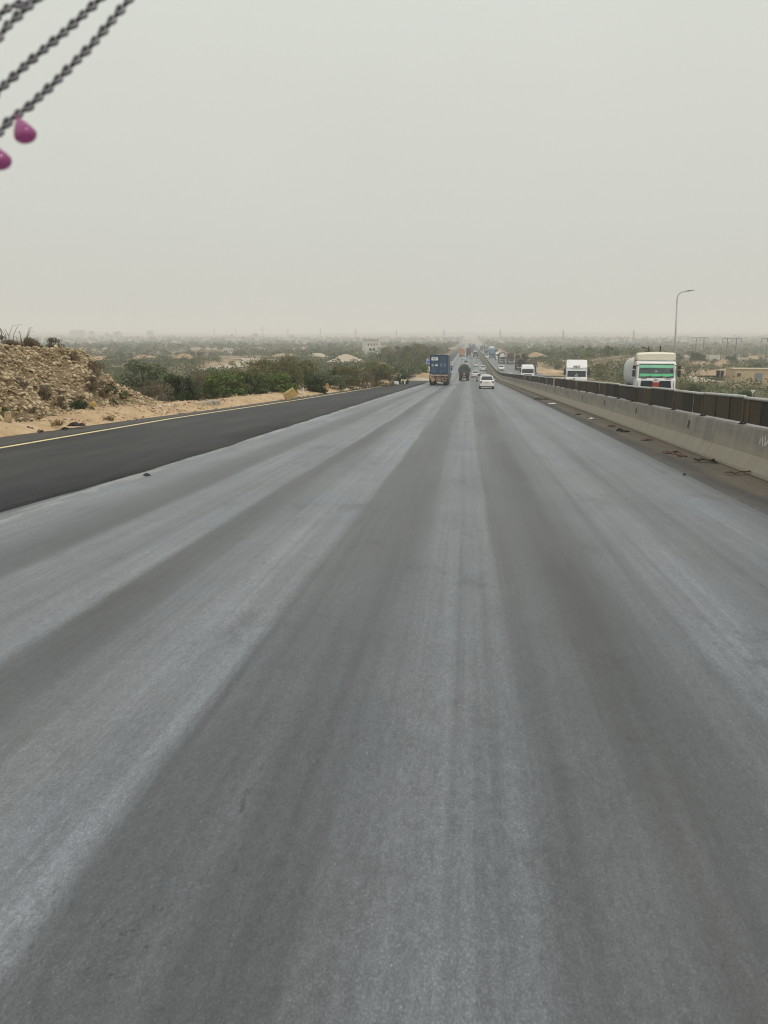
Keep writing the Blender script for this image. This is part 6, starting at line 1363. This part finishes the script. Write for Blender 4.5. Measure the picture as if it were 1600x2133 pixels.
# ------------------------------------------------------------------ motorcycle and rider
def skin_person(name, joints, edges, radii, m, parent=None, sub=2):
    me = bpy.data.meshes.new(name); me.from_pydata(joints, edges, []); me.update(); o = link_mesh(name, me, parent); me.materials.append(m)
    sk = o.modifiers.new('skin', 'SKIN'); sb = o.modifiers.new('sub', 'SUBSURF'); sb.levels = sb.render_levels = sub
    lay = me.skin_vertices[0] if me.skin_vertices else None
    for i, r in enumerate(radii): lay.data[i].radius = (r, r) if not hasattr(r, '__len__') else r
    lay.data[0].use_root = True; return o
mx_, my_ = -3.72, 158
mc = place('motorcycle', 'dark motorcycle riding up the lane right of the container truck', 'motorcycle', mx_, my_, True)
for nm, yy in (('front_wheel', .62), ('rear_wheel', -.62)):
    w_ = empty(nm, (0, yy, .3), parent=mc); MB().torus((0, 0, 0), (1, 0, 0), .255, .05, 24, 8).build('tyre', TYRE, w_)
    mb = MB().cyl((-.05, 0, 0), (.05, 0, 0), .05, n=10)
    for k in range(10): mb.cyl((0, 0, 0), (0, math.cos(k*.628)*.22, math.sin(k*.628)*.22), .006, n=4)
    mb.build('rim', STEEL, w_)
RB = mat('dark_red_tank', (.16, .02, .02), .35, .2, 3, .15)
MB().tube([(0, -.62, .3), (0, -.2, .36), (0, .25, .4), (0, .4, .75)], .045, 8).tube([(0, -.62, .32), (0, -.35, .7), (0, .35, .72)], .03, 8).build('frame', CHASSIS, mc)
MB().loft([rr(.09, .70, .82, .04, -.05), rr(.13, .70, .90, .06, .12), rr(.10, .72, .86, .05, .36)]).build('fuel_tank', RB, mc)
MB().loft([rr(.10, .72, .78, .03, -.75), rr(.12, .71, .80, .04, -.4), rr(.10, .70, .78, .03, -.02)]).build('seat', DARK, mc)
MB().box((0, .05, .42), (.24, .34, .3)).build('engine', CHASSIS, mc, bevel=.04); MB().tube([(.12, .15, .35), (.14, -.2, .28), (.14, -.75, .34)], .035, 8).build('exhaust', CHROME, mc)
MB().tube([(0, .62, .3), (0, .42, .95)], .03, 8).tube([(-.34, .30, 1.0), (-.15, .40, 1.0), (.15, .40, 1.0), (.34, .30, 1.0)], .016, 6).build('handlebar', STEEL, mc)
MB().box((0, -.80, .66), (.12, .05, .07)).build('tail_light', REDL, mc); MB().box((0, -.84, .52), (.2, .012, .14)).build('number_plate', PLATE, mc)
for s in (-1, 1): MB().cyl((s*.34, .30, 1.0), (s*.36, .32, 1.18), .01, n=5).cyl((s*.40, .31, 1.2), (s*.40, .33, 1.2), .06, n=10).build('mirror', DARK, mc)
rd = place('person', 'motorcycle rider in dark grey clothes seen from behind', 'person', mx_, my_, True)
JT = [(0, -.30, .86), (0, -.27, 1.02), (0, -.22, 1.22), (0, -.17, 1.38), (0, -.14, 1.47), (0, -.10, 1.56), (0, -.09, 1.68), (.19, -.16, 1.37), (.30, .0, 1.16), (.32, .27, 1.04), (-.19, -.16, 1.37), (-.30, .0, 1.16), (-.32, .27, 1.04),
      (.13, -.22, .86), (.21, .16, .78), (.19, .0, .40), (.20, .12, .34), (-.13, -.22, .86), (-.21, .16, .78), (-.19, .0, .40), (-.20, .12, .34)]
ED = [(0, 1), (1, 2), (2, 3), (3, 4), (4, 5), (5, 6), (3, 7), (7, 8), (8, 9), (3, 10), (10, 11), (11, 12), (0, 13), (13, 14), (14, 15), (15, 16), (0, 17), (17, 18), (18, 19), (19, 20)]
RD = [(.16, .13), (.155, .12), (.17, .125), (.15, .11), .055, .085, .07, .075, .05, .035, .075, .05, .035, .10, .07, .05, .04, .10, .07, .05, .04]
bd = skin_person('body', JT, ED, RD, mat('rider_clothes', (.045, .045, .042), .85, .25, 4, .1), rd)
MB().loft([[(math.cos(a)*.10*k, -.10+math.sin(a)*.115*k, z) for a in np.linspace(0, 6.283, 14, endpoint=False)] for z, k in ((1.58, .95), (1.64, 1.02), (1.70, .9), (1.745, .5))]).build('hair', mat('black_hair', (.012, .01, .009), .7, .2, 8), bd, True)

# ------------------------------------------------------------------ chain curtain hanging from the lorry's own visor, close to the lens
CHN = mat('tarnished_chain', (0.17, 0.165, 0.18), 0.42, 0.3, 60, 0.1, 0.55)
BEAD = bpy.data.materials.new('purple_glass_bead'); BEAD.use_nodes = True; _n = BEAD.node_tree; _p = _n.nodes['Principled BSDF']
_c = _n.nodes.new('ShaderNodeTexCoord').outputs['Object']; _n.links.new(ramp(_n, noise(_n, _c, 60, 3), [(0.3, (.42, .09, .27)), (0.7, (.50, .14, .34))]), _p.inputs['Base Color'])
_p.inputs['Roughness'].default_value = 0.12; _p.inputs['Transmission Weight'].default_value = 0.5; _p.inputs['IOR'].default_value = 1.45
def cat_pt(px, py, dep): return Vector((0, 0, CAM_H))+ray(px, py)*dep
lk = MB()
for k in range(1):      # one flat twisted link: an oval ring
    n = 18; m = 8; vs = []; fs = []
    for i in range(n):
        t = 2*math.pi*i/n; tw = 0.55*math.sin(t); c = Vector((.0053*math.cos(t), .0031*math.sin(t), .0012*math.sin(2*t))); d = Vector((math.cos(t)*.8, math.sin(t), 0)).normalized()
        for j in range(m):
            q = 2*math.pi*j/m; vs.append(c+d*(.0025*math.cos(q))+Vector((0, 0, 1))*(.0025*math.sin(q)))
    for i in range(n):
        for j in range(m): fs.append((i*m+j, ((i+1) % n)*m+j, ((i+1) % n)*m+(j+1) % m, i*m+(j+1) % m))
    lk.add(vs, fs)
LK = lk.mesh('link', CHN, True)
def chain(pix, dep, label, pitch=.0139, pend=(), roll=.35):
    pts = [cat_pt(a, b, dep+(c if True else 0)) for a, b, c in pix]; o = tag(empty('hanging_chain', pts[0]), label, 'chain', 'chains hanging in front of the windscreen')
    fine = []
    for i in range(len(pts)-1):
        for k in range(60): fine.append(pts[i].lerp(pts[i+1], k/60))
    fine.append(pts[-1]); acc = 0; last = fine[0]; i = 0
    for p, q in zip(fine, fine[1:]):
        acc += (q-p).length
        if acc >= pitch:
            acc -= pitch; d = (q-p).normalized(); v = -_fw
            z = (v-d*v.dot(d)).normalized(); yv = z.cross(d); rl = roll+(.18 if i % 2 else 0)
            M3 = Matrix((d, yv, z)).transposed() @ Matrix.Rotation(rl, 3, 'X')
            l = link_mesh('link', LK, o, q-pts[0]); l.rotation_euler = M3.to_euler(); i += 1
    for px, py, dd in pend:
        b = cat_pt(px, py, dep+dd); rings = []
        for t in np.linspace(0, 1, 14):
            z = .0105-t*.0285; r = (.0012 if t == 0 else .0122*math.sin(min(1, t*1.06)*math.pi*.56)**1.25 if t < .72 else .0122*math.sqrt(max(0, 1-((t-.66)/.345)**2))) 
            rings.append([(math.cos(a)*max(r, .0006), math.sin(a)*max(r, .0006), z) for a in np.linspace(0, 6.283, 20, endpoint=False)])
        pb_ = MB().loft(rings).build('pendant_bead', BEAD, o, True, loc=b-pts[0], rot=(0, R(-22), 0))
    return o
chain([(330, -90, 0), (268, 0, 0), (190, 95, 0), (118, 168, 0), (60, 222, 0), (20, 250, 0), (-6, 282, 0), (-60, 350, 0)], .80, 'right-hand dark metal chain with purple drop beads at its lower end', pend=[(44, 261, -.004), (-8, 317, 0)])
chain([(290, -80, 0), (214, -8, 0), (140, 62, 0), (62, 128, 0), (0, 186, 0), (-60, 242, 0)], .81, 'middle dark metal chain running parallel to the beaded one')
chain([(140, -70, 0), (78, -4, 0), (38, 32, 0), (14, 56, 0), (-8, 84, 0), (-60, 140, 0)], .76, 'short chain crossing the top left corner', pitch=.0142)
chain([(110, -30, 0), (62, 2, 0), (20, 14, 0), (0, 30, 0), (-50, 70, 0)], .83, 'second short chain behind the one in the top left corner', pitch=.0145)
